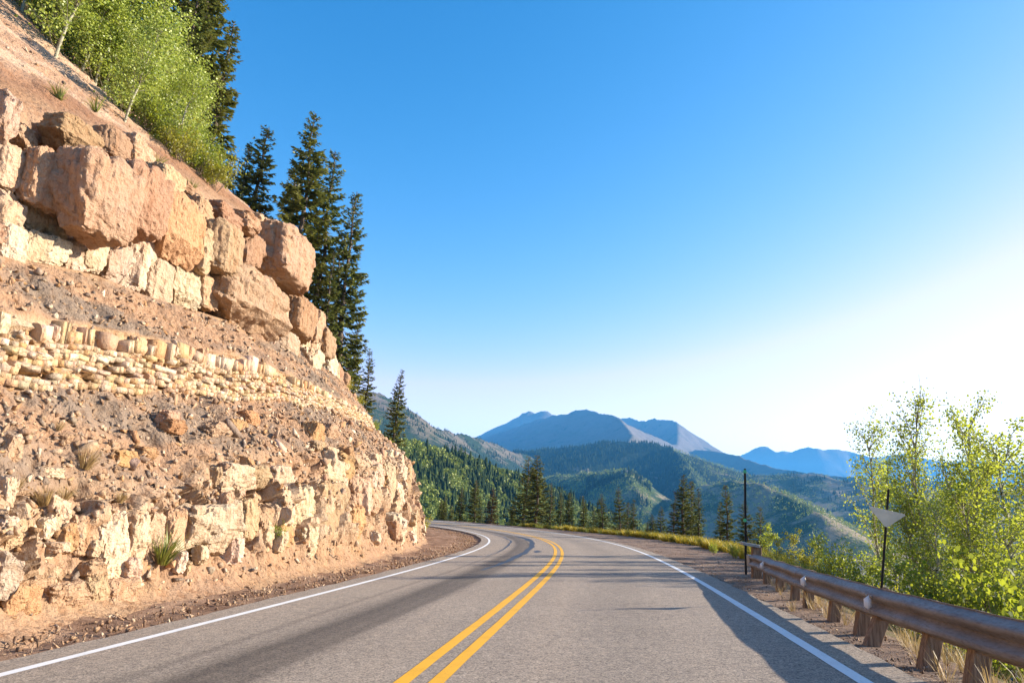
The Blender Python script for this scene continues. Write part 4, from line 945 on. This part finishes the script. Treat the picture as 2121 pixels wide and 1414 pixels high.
# the far end bends down and back to its anchor
POSTS = [(3.2, .12), (4.9, .2), (6.6, .24), (7.4, .28), (8.6, .42), (9.35, .2), (10.6, .16), (12.2, .12), (13.3, .1), (15.0, .06), (16.8, .05)]
for s, lean in POSTS:
    T, N, U = frame(s); base = gpt(s, float(np.interp(s, RS, RO)) - .16 + .1) + np.array([0, 0, -.12]); top = rail_pt(s, .54, .13)
    base = np.array(rail_pt(s, -.25, .13 - lean * .8)); 
    pst = box_between('post', base, top, .14, .13, N, M_POST, gr)
    box_between('blockout', np.array(rail_pt(s, .26, .035)) , np.array(rail_pt(s, .53, .055)), .06, .11, N, M_POST, gr)
for px in (1584, 1672, 1808, 2400):
    s = min(np.arange(4, 18, .05), key=lambda q: abs(float(proj(rail_pt(q, .395, -.05))[0]) - px))
    T, N, U = frame(s); c = np.array(rail_pt(s, .395, -.07)); w = .10
    V = np.array([(-.0, -w), (-.0, w), (.08, w * .4), (.08, -w * .4)]); th = .004; vs = []
    for q in (-th, th):
        for x, z in V: vs.append(c + (-N) * x * 1.0 + T * q + U * z)
    F = [(0, 1, 2, 3), (7, 6, 5, 4), (0, 4, 5, 1), (1, 5, 6, 2), (2, 6, 7, 3), (3, 7, 4, 0)]
    link('reflector_tab', mesh_np('reflector_tab', vs, F, False, None, None, M_TAB), gr)
s = 18.5; T, N, U = frame(s)
box_between('end_post', rail_pt(s, -.2, .1), rail_pt(s, .72, .13), .22, .2, N, M_POST, gr, .012)
ep = box_between('end_cap', rail_pt(s, .725, -.03), rail_pt(s, .80, -.02), .42, .34, N, M_GALV, gr, .01)
box_between('anchor_bracket', np.array(rail_pt(s, .25, -.04)), np.array(rail_pt(s, .52, -.04)), .1, .3, N, M_GALV, gr, .01)
# bolts where beams overlap
for b in cuts[1:-1]:
    for z in (-.085, -.245):
        for q in (-.04, .12):
            c = np.array(rail_pt(b + q, .56 + z, -.09)); box_between('bolt', c, c + np.array(frame(b)[1]) * -.014, .03, .03, U, M_GALV, gr, .006)
# triangular sign seen from behind
sw = 11.5; A, B, C_ = at(1797, 1046, sw + .12), at(1878, 1064, sw - .12), at(1835, 1092, sw)
sg = empty('triangular_sign'); tag(sg, 'bare grey back of a triangular road sign on a thin dark post among the aspens', 'sign')
top = at(1840.5, 1012, sw + .03); bot = at(1826, 1215, sw + .03); pd = (bot - top); gbase = top + pd * 1.9
box_between('post', gbase, top, .032, .03, (1, 0, 0), M_BLACK, sg, .004)
nn = np.cross(B - A, C_ - A); nn /= np.linalg.norm(nn); nn = nn if nn[1] < 0 else -nn
def rounded_tri(A, B, C_, r=.12, n=4):
    P = [A, B, C_]; out = []
    for i in range(3):
        p, a, b = P[i], P[i - 1], P[(i + 1) % 3]
        da, db = (a - p) * r, (b - p) * r
        for t in np.linspace(0, 1, n): out.append(p + da * (1 - t) ** 2 + db * t ** 2)
    return out
Rt = np.array(rounded_tri(A, B, C_)); k = len(Rt)
bm = bmesh.new(); f_ = [bm.verts.new(p + nn * .045) for p in Rt]; b_ = [bm.verts.new(p + nn * .041) for p in Rt]
bm.faces.new(f_); bm.faces.new(b_[::-1])
for i in range(k): bm.faces.new((f_[i], b_[i], b_[(i + 1) % k], f_[(i + 1) % k]))
bmesh.ops.recalc_face_normals(bm, faces=bm.faces)
me = bpy.data.meshes.new('sign_panel'); bm.to_mesh(me); bm.free(); me.materials.append(M_SIGN); link('sign_panel', me, sg)
# snow marker pole with two green reflectors
mp = empty('marker_pole', rp(19.6, 5.21)); tag(mp, 'thin black marker pole with two round green reflectors by the guardrail end', 'pole')
b0 = at(1545, 1186, 18.2); t0 = at(1543, 970, 18.2); b0 = b0 + (b0 - t0) * .03
ob = box_between('pole', b0, t0, .052, .045, (1, 0, 0), M_BLACK, None, .006); ob.parent = mp; ob.matrix_parent_inverse = Matrix.Translation(-Vector(rp(19.6, 5.21)))
for px, py in ((1543, 976), (1543, 1077)):
    c = at(px, py, 18.2 - .035); bm = bmesh.new(); bmesh.ops.create_cone(bm, cap_ends=True, segments=16, radius1=.047, radius2=.042, depth=.018)
    me = bpy.data.meshes.new('reflector'); bm.to_mesh(me); bm.free(); me.materials.append(M_GREENR)
    ob = link('reflector', me, mp); ob.matrix_parent_inverse = Matrix.Translation(-Vector(rp(19.6, 5.21)))
    ob.matrix_basis = Matrix.Translation(Vector(c)) @ Matrix.Rotation(math.radians(90), 4, 'X')

def rebase(root, loc):
    root.location = loc
    for ch in root.children: ch.matrix_parent_inverse = Matrix.Translation(-Vector(loc))
rebase(gr, rp(8.6, 4.5)); rebase(sg, gbase)
# ------------------------------------------------------------------ far terrain
def land_mat(name, forest=0.5, meadow=(.33, .27, .17), tree_c=(.028, .045, .020), aspen=None, rock=(.24, .20, .17), sc=.004):
    m = M(name); P = m.pos(); T = m.n('SeparateColor', {'Color': m.tint()})
    a = m.noise(P, sc, 6, .62); b = m.noise(P, sc * 9, 4, .7); d = m.noise(P, sc * 40, 3, .7)
    f = m.math('ADD', m.math('ADD', m.math('MULTIPLY', a, .75), m.math('MULTIPLY', b, .25)), m.math('MULTIPLY', d, .25))
    f = m.math('ADD', f, m.math('SUBTRACT', T.outputs[0], .5))      # 'tint' red: how wooded it is
    wood = m.mix(m.ramp(d, [(.35, 0.), (.65, 1.)]), tree_c, tuple(1.9 * x for x in tree_c))
    if aspen: wood = m.mix(m.ramp(b, [(.48, 0.), (.58, .8)]), wood, aspen)
    bare = m.mix(m.ramp(b, [(.3, 0.), (.7, 1.)]), meadow, tuple(.72 * x for x in meadow))
    bare = m.mix(T.outputs[1], bare, m.mix(m.ramp(m.noise(m.mapping(P, (1, 1, 7)), sc * 6, 4, .7), [(.35, 0.), (.65, 1.)]), rock, tuple(1.5 * x for x in rock)))
    c = m.mix(m.ramp(f, [(.60, 0.), (.66, 1.)]), bare, wood)
    return m.surf(c, .95, m.bump(b, .6, 1.2 / sc / 40), .05)
def ridge_height(X, Y, ridges, base):
    Z = np.full(X.shape, -1e9)
    gul = 0
    for R in ridges:
        p = np.array([at(px, py, w) for px, py, w in R['pts']]); A_, B_, C2, g = R.get('steep', .75), R.get('len', 500.), R.get('low', .25), R.get('gully', .12)
        seg0 = np.concatenate([[0], np.cumsum(np.linalg.norm(np.diff(p[:, :2], axis=0), axis=1))])
        n = 260; tt = np.linspace(0, seg0[-1], n); q = np.stack([np.interp(tt, seg0, p[:, i]) for i in range(3)], 1)
        # local roughness of the crest
        q[:, 2] += fbm(tt / R.get('rough', 300.), 3.3, 1., 3) * R.get('ramp', 8.)
        best = np.full(X.shape, 1e18); ti = np.zeros(X.shape, int)
        for i in range(n):
            d2 = (X - q[i, 0]) ** 2 + (Y - q[i, 1]) ** 2; mm = d2 < best; best[mm] = d2[mm]; ti[mm] = i
        d = np.sqrt(best); k = (A_ - C2)
        drop = k * B_ * (1 - np.exp(-d / B_)) + C2 * d
        u = tt[ti]; gs = R.get('gs', 260.)
        gl = np.abs(fbm(u / gs + .2 * fbm(X / gs, Y / gs, 2.), d / gs * .18, 6., 4)) * drop * g * 2.2 * np.clip(d / (gs * .5), 0, 1)
        Z = np.maximum(Z, q[ti, 2] - drop - gl + R.get('cliff', 0) * np.clip(1 - d / 60, 0, 1) * 0)
    Z = np.maximum(Z, base + (Z - base) * .02)
    return Z
def terrain(name, ridges, base, xr, yr, n, mat, woodf, rockf=None, noise=(0, 1), skew=True):
    nx, ny = n
    gx = np.linspace(*xr, nx); gy = np.linspace(*yr, ny); X, Y = np.meshgrid(gx, gy, indexing='ij')
    if skew: X = X * (Y / yr[1]) if False else X
    Z = ridge_height(X, Y, ridges, base) + noise[0] * fbm(X / noise[1], Y / noise[1], 3., 5)
    V = np.stack([X, Y, Z], -1)
    gx_, gy_ = np.gradient(Z, gx, gy); slope = np.hypot(gx_, gy_)
    t = np.ones(X.shape + (4,)); t[..., 0] = np.clip(woodf(X, Y, Z), 0, 1); t[..., 1] = np.clip(rockf(X, Y, Z, slope) if rockf else 0 * X, 0, 1)
    o = link(name, mesh_np(name, V.reshape(-1, 3), grid_faces(nx, ny)[:, ::-1], True, t.reshape(-1, 4), None, mat)); o['kind'] = 'structure'
    def zf(x, y):
        fx = np.clip((x - gx[0]) / (gx[1] - gx[0]), 0, nx - 1.001); fy = np.clip((y - gy[0]) / (gy[1] - gy[0]), 0, ny - 1.001); i = fx.astype(int); j = fy.astype(int); a, b = fx - i, fy - j
        return Z[i, j] * (1 - a) * (1 - b) + Z[i + 1, j] * a * (1 - b) + Z[i, j + 1] * (1 - a) * b + Z[i + 1, j + 1] * a * b
    return o, zf
VB = -170.
L_MTN = land_mat('mountain_land', rock=(.125, .105, .09), meadow=(.155, .13, .09), tree_c=(.018, .030, .015), sc=.0030)
L_FAR = land_mat('far_range_land', rock=(.13, .11, .10), meadow=(.15, .13, .10), sc=.001)
L_MID = land_mat('wooded_land', meadow=(.28, .22, .14), aspen=(.07, .095, .03), sc=.004)
L_PLAT = land_mat('plateau_land', meadow=(.18, .15, .10), tree_c=(.010, .018, .009), sc=.004)  # conifer tones without aspen, painted extra dark in place of shade on the plateau
L_NEAR = land_mat('near_wooded_land', meadow=(.16, .14, .06), tree_c=(.016, .026, .009), sc=.012)  # wooded ground painted darker so gaps between the trees look shadowed
def wood_line(z0, z1, lo, hi): return lambda X, Y, Z: hi + (lo - hi) * ss(z0, z1, Z + 60 * fbm(X / 500, Y / 500, 1.))
# pale grassy mountain behind the corner of the cut
_, z_m1 = terrain('mountain', [dict(pts=[(600, 800, 3000), (700, 795, 3050), (785, 811, 3150), (800, 821, 3200), (828, 834, 3300), (845, 841, 3380), (866, 860, 3450), (880, 876, 3550), (905, 886, 3750), (940, 896, 4000), (985, 905, 4300), (1040, 925, 4600), (1100, 945, 4800)], steep=.8, len=350, low=.30, gully=.10, gs=240., ramp=5.)],
        VB, (-2600, 1500), (1500, 6500), (200, 200), L_MTN, lambda X, Y, Z: .50 + .20 * (1 - ss(120, 330, Z)), lambda X, Y, Z, s: ss(.6, .75, s) * ss(330, 420, Z), (14, 180))
# the blue massif: a farther double peak, the long table-topped mountain with its lit spur, and the one behind it
terrain('mountain', [dict(pts=[(900, 935, 15500), (985, 905, 15000), (1000, 897, 14800), (1040, 879, 14500), (1078, 862, 14200), (1083, 855, 14150), (1098, 849, 14100), (1111, 853, 14050), (1122, 848, 14000), (1135, 850, 13900), (1146, 858, 13800), (1200, 885, 13300), (1260, 905, 13000)], steep=.75, len=1500, low=.3, gully=.14, gs=900., ramp=14.)],
        VB, (-5000, 4500), (9000, 19000), (150, 150), L_FAR, lambda X, Y, Z: .35 + 0 * X, lambda X, Y, Z, s: ss(.5, .7, s), (25, 600))
terrain('mountain', [dict(pts=[(930, 930, 14200), (990, 910, 13500), (1050, 891, 12600), (1100, 872, 11800), (1145, 860, 11100), (1180, 855, 10500), (1192, 849, 10300), (1205, 846.5, 10100), (1227, 846.5, 9800), (1240, 855, 9500), (1262, 857, 9100), (1280, 863, 8750), (1290, 871, 8700), (1310, 882, 8850), (1340, 896, 9050), (1372, 909, 9250), (1410, 925, 9500), (1450, 942, 9750), (1490, 960, 10000)], steep=.78, len=900, low=.24, gully=.13, gs=700., ramp=7.),
            dict(pts=[(1282, 864, 8740), (1296, 882, 8000), (1310, 899, 7300), (1304, 910, 6700), (1282, 921, 6100)], steep=.8, len=700, low=.3, gully=.10, gs=500., ramp=5.)],
        VB, (-3500, 4000), (4000, 15500), (260, 260), L_MTN, wood_line(250, 760, .40, .68), lambda X, Y, Z, s: ss(.55, .72, s) * ss(700, 900, Z), (22, 350))
terrain('mountain', [dict(pts=[(1240, 880, 13500), (1290, 866, 12900), (1304, 864, 12800), (1316, 868, 12500), (1322, 871, 12300), (1340, 871, 12000), (1345, 868, 11900), (1357, 866, 11700), (1362, 869, 11600), (1385, 870, 11300), (1403, 873, 11000), (1413, 880, 11000), (1421, 888, 11100), (1440, 905, 11400), (1465, 922, 11700), (1500, 938, 12000)], steep=.85, len=900, low=.3, gully=.13, gs=600., ramp=8.),
            dict(pts=[(1401, 873, 11000), (1404, 895, 10300), (1402, 915, 9700), (1395, 935, 9000)], steep=.8, len=700, low=.3, gully=.1, gs=500., ramp=5.),
            dict(pts=[(1440, 930, 9600), (1480, 932, 9300), (1510, 938, 9100), (1530, 942, 8900), (1560, 953, 8500), (1600, 967, 8100), (1650, 978, 7700), (1700, 981, 7300), (1760, 983, 7000), (1850, 990, 6700), (2000, 1000, 6400), (2200, 1010, 6100)], steep=.8, len=900, low=.2, gully=.13, gs=650., ramp=8.)],
        VB, (800, 9000), (4800, 14500), (240, 200), L_MTN, wood_line(250, 700, .40, .70), lambda X, Y, Z, s: ss(.55, .72, s) * ss(800, 1000, Z), (22, 350))
terrain('mountain', [dict(pts=[(1480, 975, 23000), (1535, 941, 22500), (1560, 929, 22000), (1573, 923, 22000), (1586, 923, 22000), (1606, 936, 21500), (1625, 933, 21500), (1640, 935, 21500), (1658, 927, 21500), (1672, 923, 21500), (1690, 928, 21000), (1706, 931, 21000), (1725, 929, 21000), (1760, 935, 21000), (1800, 945, 20500), (1870, 938, 20500), (1950, 955, 20000), (2050, 950, 20000), (2150, 965, 20000), (2300, 975, 20000)], steep=.7, len=1800, low=.3, gully=.16, gs=1500., ramp=16.)],
        VB, (5500, 22000), (14000, 27000), (200, 150), L_FAR, lambda X, Y, Z: .3 + 0 * X, lambda X, Y, Z, s: .5 + 0 * X, (30, 900))
# wooded plateau and spurs in the middle distance
_, z_plat = terrain('hill', [dict(pts=[(880, 975, 5200), (985, 940, 5400), (1080, 934, 5300), (1180, 926, 5100), (1240, 918, 5000), (1285, 914, 4800), (1330, 916, 4700), (1370, 922, 4600), (1395, 930, 4500)], steep=.34, len=800, low=.30, gully=.04, gs=500., ramp=6.),
                          dict(pts=[(1385, 924, 4500), (1408, 940, 4150), (1422, 962, 3750), (1436, 990, 3350), (1455, 1020, 3000), (1480, 1060, 2700)], steep=1.0, len=450, low=.5, gully=.05, gs=300., ramp=4.)],
                  VB, (-1500, 2600), (2000, 6500), (220, 220), L_PLAT, lambda X, Y, Z: .62 + 0 * X, None, (12, 200))
_, z_hump = terrain('hill', [dict(pts=[(1040, 1005, 3600), (1120, 990, 3300), (1190, 985, 3100), (1250, 978, 2950), (1298, 973, 2800), (1308, 985, 2700), (1316, 1010, 2550), (1330, 1045, 2400)], steep=.6, len=350, low=.3, gully=.08, gs=220., ramp=5.)],
                  VB, (-400, 1300), (1400, 3900), (150, 200), L_MID, lambda X, Y, Z: .58 + 0 * X, None, (10, 140))
_, z_right = terrain('hill', [dict(pts=[(1400, 1040, 2700), (1450, 1005, 2650), (1500, 992, 2550), (1550, 998, 2400), (1600, 1012, 2200), (1640, 1030, 2000), (1680, 1052, 1800), (1720, 1085, 1600)], steep=.5, len=300, low=.28, gully=.08, gs=180., ramp=5.),
                           dict(pts=[(1560, 985, 4300), (1640, 978, 4200), (1700, 985, 4000), (1760, 998, 3800), (1850, 1010, 3600), (2000, 1015, 3500), (2200, 1020, 3400)], steep=.35, len=600, low=.2, gully=.05, gs=300., ramp=6.)],
                   VB, (300, 4200), (900, 5400), (240, 240), L_MID, lambda X, Y, Z: .50 + 0 * X, None, (10, 150))
# the near forested mountainside across the bend
_, z_near = terrain('hill', [dict(pts=[(560, 850, 620), (700, 880, 690), (800, 912, 760), (838, 921, 790), (870, 928, 815), (905, 938, 840), (960, 952, 880), (1000, 966, 910), (1050, 984, 940), (1100, 1003, 970), (1170, 1033, 1000), (1240, 1063, 1030), (1330, 1096, 1060), (1420, 1125, 1080)], steep=.75, len=160, low=.50, gully=.07, gs=120., ramp=4.)],
                  VB, (-500, 520), (320, 1400), (200, 220), L_NEAR, lambda X, Y, Z: .60 + 0 * X, None, (4, 60))
# valley floor out to the horizon
rr = np.concatenate([[0], np.geomspace(60, 29500, 60)]); aa = np.linspace(0, 2 * math.pi, 97)
RR, AA = np.meshgrid(rr, aa, indexing='ij'); X = RR * np.sin(AA); Y = RR * np.cos(AA) + 500
Z = VB - 6 + 10 * fbm(X / 900, Y / 900, 2., 4) - .0 * RR
t = np.ones(X.shape + (4,)); t[..., 0] = .62; t[..., 1] = 0
o = link('valley_floor', mesh_np('valley_floor', np.stack([X, Y, Z], -1).reshape(-1, 3), grid_faces(*X.shape)[:, ::-1], True, t.reshape(-1, 4), None, L_MID)); o['kind'] = 'structure'

# ---- woods. Small tree shapes, near ones one by one
m = M('wood_conifer'); T = m.n('SeparateColor', {'Color': m.tint()}).outputs[0]
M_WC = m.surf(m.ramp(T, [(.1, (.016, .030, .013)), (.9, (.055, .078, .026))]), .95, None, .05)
def wl_mat(name, a, b):
    m = M(name); T = m.n('SeparateColor', {'Color': m.tint()}).outputs[0]; oi = m.n('ObjectInfo').outputs['Random']
    c = m.ramp(T, [(.05, a), (.95, b)]); return m.leaf(c, m.mix(.5, c, (.2, .24, .04)), .25)
M_WA = wl_mat('wood_aspen', (.13, .18, .03), (.40, .43, .09))
def cone_low(seed, tiers=6, k=7, rad=.16):
    r = np.random.default_rng(seed); a = Acc()
    for i in range(tiers):
        z0 = .06 + .94 * i / tiers * .97; z1 = min(1., z0 + 1.75 / tiers); R = rad * (1 - z0) ** .8 * r.uniform(.85, 1.15) + .008
        an = np.arange(k) * 6.2832 / k + r.uniform(0, 6); rr_ = R * r.uniform(.55, 1.25, k)
        V = np.concatenate([np.stack([np.cos(an) * rr_, np.sin(an) * rr_, z0 - .02 * r.random(k) - .03 * (rr_ / rad)], 1), [[0, 0, z1]]])
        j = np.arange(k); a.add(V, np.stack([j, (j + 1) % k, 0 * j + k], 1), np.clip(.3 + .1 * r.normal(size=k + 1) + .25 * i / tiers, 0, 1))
    return a
def blob_low(seed, n=60, rad=.26):
    r = np.random.default_rng(seed); c = nrm(r.normal(size=(n, 3))) * r.uniform(.35, 1, (n, 1)) ** .6; c = c * np.array([rad, rad, .40]) * (1 - .25 * c[:, 2:] / 1) + np.array([0, 0, .60])
    A = nrm(r.normal(size=(n, 3))); B = nrm(np.cross(A, r.normal(size=(n, 3)))); C2 = np.cross(A, B); l = .11 * r.uniform(.6, 1.3, n)[:, None]
    V = np.stack([c + A * l, c - A * l * .5 + B * l * .87, c - A * l * .5 - B * l * .87], 1).reshape(-1, 3)
    a = Acc(); a.add(V, np.arange(n * 3).reshape(-1, 3), np.repeat(np.clip(.5 + r.normal(size=n) * .28, 0, 1), 3)); return a
def trunk_low(mat, h=.3, r0=.012):
    a = Acc(); tubes(a, [(0, 0, -.04), (0, 0, h * .5), (0, 0, h)], [r0, r0 * .8, r0 * .5], 5); return a.mesh('trunk', False, mat)
CL = [cone_low(400 + i, 7, 8, rng.uniform(.15, .23)) for i in range(4)]; BLB = [blob_low(410 + i, 170) for i in range(4)]
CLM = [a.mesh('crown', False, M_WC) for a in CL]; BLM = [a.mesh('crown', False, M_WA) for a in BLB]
TRC, TRA = trunk_low(M_BARK, .5), trunk_low(M_ABARK, .7, .01)
CLs = [cone_low(420 + i, 4, 6, .21) for i in range(4)]; BLs = [blob_low(430 + i, 34, .30) for i in range(4)]
CLf = [cone_low(440 + i, 2, 5, .20) for i in range(3)]; BLf = [blob_low(450 + i, 9, .34) for i in range(3)]
def blobf(a): return a
for a in BLf: a.V = [np.array([0, 0, .5]) + (v - np.array([0, 0, .5])) * np.array([1.1, 1.1, 1.1]) for v in a.V]
def visible(P, lo=(-40, -40), hi=(2160, 1150)):
    u, v, w = proj(P); return (u > lo[0]) & (u < hi[0]) & (v > lo[1]) & (v < hi[1]) & (w > 5), u, v, w
def wood_points(zf, xr, yr, n, px=None):
    x = rng.uniform(*xr, n); y = rng.uniform(*yr, n); z = zf(x, y); P = np.stack([x, y, z], 1); ok, u, v, w = visible(P); ok &= z > VB + 2
    if px: ok &= (u > px[0]) & (u < px[2]) & (v > px[1]) & (v < px[3])
    return P[ok], u[ok], v[ok], w[ok]
def join_wood(P, protos, H, name, label, mat, cat='forest'):
    acc = Acc(); kind = rng.integers(0, len(protos), len(P)); ang = rng.uniform(0, 6.28, len(P)); tj = rng.normal(size=len(P)) * .2
    for k, a in enumerate(protos):
        V = np.concatenate(a.V); F = np.concatenate(a.F); T = np.concatenate(a.T); m_ = kind == k
        if not m_.any(): continue
        c, s = np.cos(ang[m_])[:, None], np.sin(ang[m_])[:, None]; h = H[m_][:, None]
        W = np.stack([(V[:, 0] * c - V[:, 1] * s) * h, (V[:, 0] * s + V[:, 1] * c) * h, V[:, 2] * h], -1) + P[m_][:, None] - np.array([0, 0, .3])
        FF = F[None] + (np.arange(m_.sum()) * len(V))[:, None, None]
        acc.add(W.reshape(-1, 3), FF.reshape(-1, 3), np.clip(T[None] + tj[m_][:, None], 0, 1).ravel())
    return tag(link(name, acc.mesh(name, False, mat)), label, cat, kind='stuff')
# near mountainside: patches of aspen among dark conifers
P, u, v, w = wood_points(z_near, (-330, 420), (430, 1120), 36000, (690, 850, 1400, 1120))
isasp = fbm(P[:, 0] / 45, P[:, 1] / 45, 3., 3) + .25 * rng.normal(size=len(P)) > -.16
dens = rng.random(len(P)) < np.where(isasp, .9, .75); P, u, v, w, isasp = P[dens], u[dens], v[dens], w[dens], isasp[dens]
H = np.where(isasp, rng.uniform(8, 13, len(P)), rng.uniform(10, 20, len(P)))
seen = (u > 838) & (u < 1320) & (v > 905)
order = np.argsort(w + 60 * rng.random(len(w)) - 1e6 * seen)          # those that show largest first
front, rest = order[:240], order[240:]
for i in front:
    a = isasp[i]; r = empty('aspen_tree' if a else 'conifer_tree', P[i] - np.array([0, 0, .3]), rng.uniform(0, 6.28)); h = float(H[i]); r.scale = (h, h, h)
    tag(r, 'light green aspen among many on the forested mountainside across the bend' if a else 'dark conifer among many on the forested mountainside across the bend', 'tree', 'aspens of the forested mountainside' if a else 'conifers of the forested mountainside')
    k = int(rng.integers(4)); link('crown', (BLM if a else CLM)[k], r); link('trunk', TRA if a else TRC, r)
rs = np.zeros(len(P), bool); rs[rest] = True
join_wood(P[rs & isasp], BLs, H[rs & isasp], 'aspen_woods', 'bright green aspen woods covering the mountainside across the bend', M_WA)
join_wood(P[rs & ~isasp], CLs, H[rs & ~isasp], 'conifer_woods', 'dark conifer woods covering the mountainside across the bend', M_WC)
# scattered trees on the grassy mountain
P, u, v, w = wood_points(z_m1, (-1100, 300), (2300, 4600), 9000, (770, 830, 1080, 970)); a = fbm(P[:, 0] / 120, P[:, 1] / 120, 3., 3) > .12
a |= rng.random(len(P)) < .10
join_wood(P[a], CLf, rng.uniform(9, 20, a.sum()), 'conifer_woods', 'scattered dark conifers dotted over the pale grassy mountainside', M_WC)
# middle distance woods
P, u, v, w = wood_points(z_hump, (-100, 1000), (1700, 3600), 17000, (1000, 940, 1350, 1120)); a = fbm(P[:, 0] / 160, P[:, 1] / 160, 3., 3) > -.25
join_wood(P[a], BLf, rng.uniform(12, 20, a.sum()), 'aspen_woods', 'pale hazy aspen woods on the rounded hump in the valley', M_WA)
join_wood(P[~a], CLf, rng.uniform(14, 24, (~a).sum()), 'conifer_woods', 'scattered conifers on the rounded hump in the valley', M_WC)
P, u, v, w = wood_points(z_plat, (-900, 2300), (2600, 5600), 20000, (960, 900, 1560, 1080)); a = (u > 1395) & (fbm(P[:, 0] / 200, P[:, 1] / 200, 5., 3) > -.4)
keep = fbm(P[:, 0] / 300, P[:, 1] / 160, 9., 3) > -.55
join_wood(P[a & keep], BLf, rng.uniform(13, 22, (a & keep).sum()), 'aspen_woods', 'hazy green aspen woods on the spur below the blue plateau', M_WA)
join_wood(P[~a & keep], CLf, rng.uniform(16, 28, (~a & keep).sum()), 'conifer_woods', 'blue hazy conifer woods on the wide plateau below the mountains', M_WC)
P, u, v, w = wood_points(z_right, (400, 3400), (1200, 4600), 26000, (1380, 960, 2121, 1150)); n1 = fbm(P[:, 0] / 190, P[:, 1] / 190, 7., 3); keep = n1 > -.40
a = keep & (fbm(P[:, 0] / 140, P[:, 1] / 140, 15., 3) > .0 - .7 * (w < 2800)); b = keep & ~a
join_wood(P[a], BLf, rng.uniform(11, 18, a.sum()), 'aspen_woods', 'rounded green aspen thickets on the hazy hills down the valley', M_WA)
join_wood(P[b], CLf, rng.uniform(12, 22, b.sum()), 'conifer_woods', 'hazy conifer woods between the meadows down the valley', M_WC)

# ------------------------------------------------------------------ air
bm = bmesh.new(); bmesh.ops.create_cube(bm, size=1); me = bpy.data.meshes.new('haze'); 
lo, hi = np.array([-30500, -30000, VB - 60.]), np.array([30500, 30800, 1700.])
for v in bm.verts: v.co = Vector(((lo + hi) / 2 + np.array(v.co[:]) * (hi - lo)))
bm.to_mesh(me); bm.free(); hz = link('haze', me); hz['kind'] = 'stuff'
m = bpy.data.materials.new('haze'); m.use_nodes = True; nt = m.node_tree; nt.nodes.clear(); ou = nt.nodes.new('ShaderNodeOutputMaterial'); pv = nt.nodes.new('ShaderNodeVolumePrincipled')
pv.inputs['Color'].default_value = (.10, .46, 1., 1); pv.inputs['Density'].default_value = 5e-5; pv.inputs['Anisotropy'].default_value = .1
nt.links.new(pv.outputs[0], ou.inputs['Volume']); me.materials.append(m)
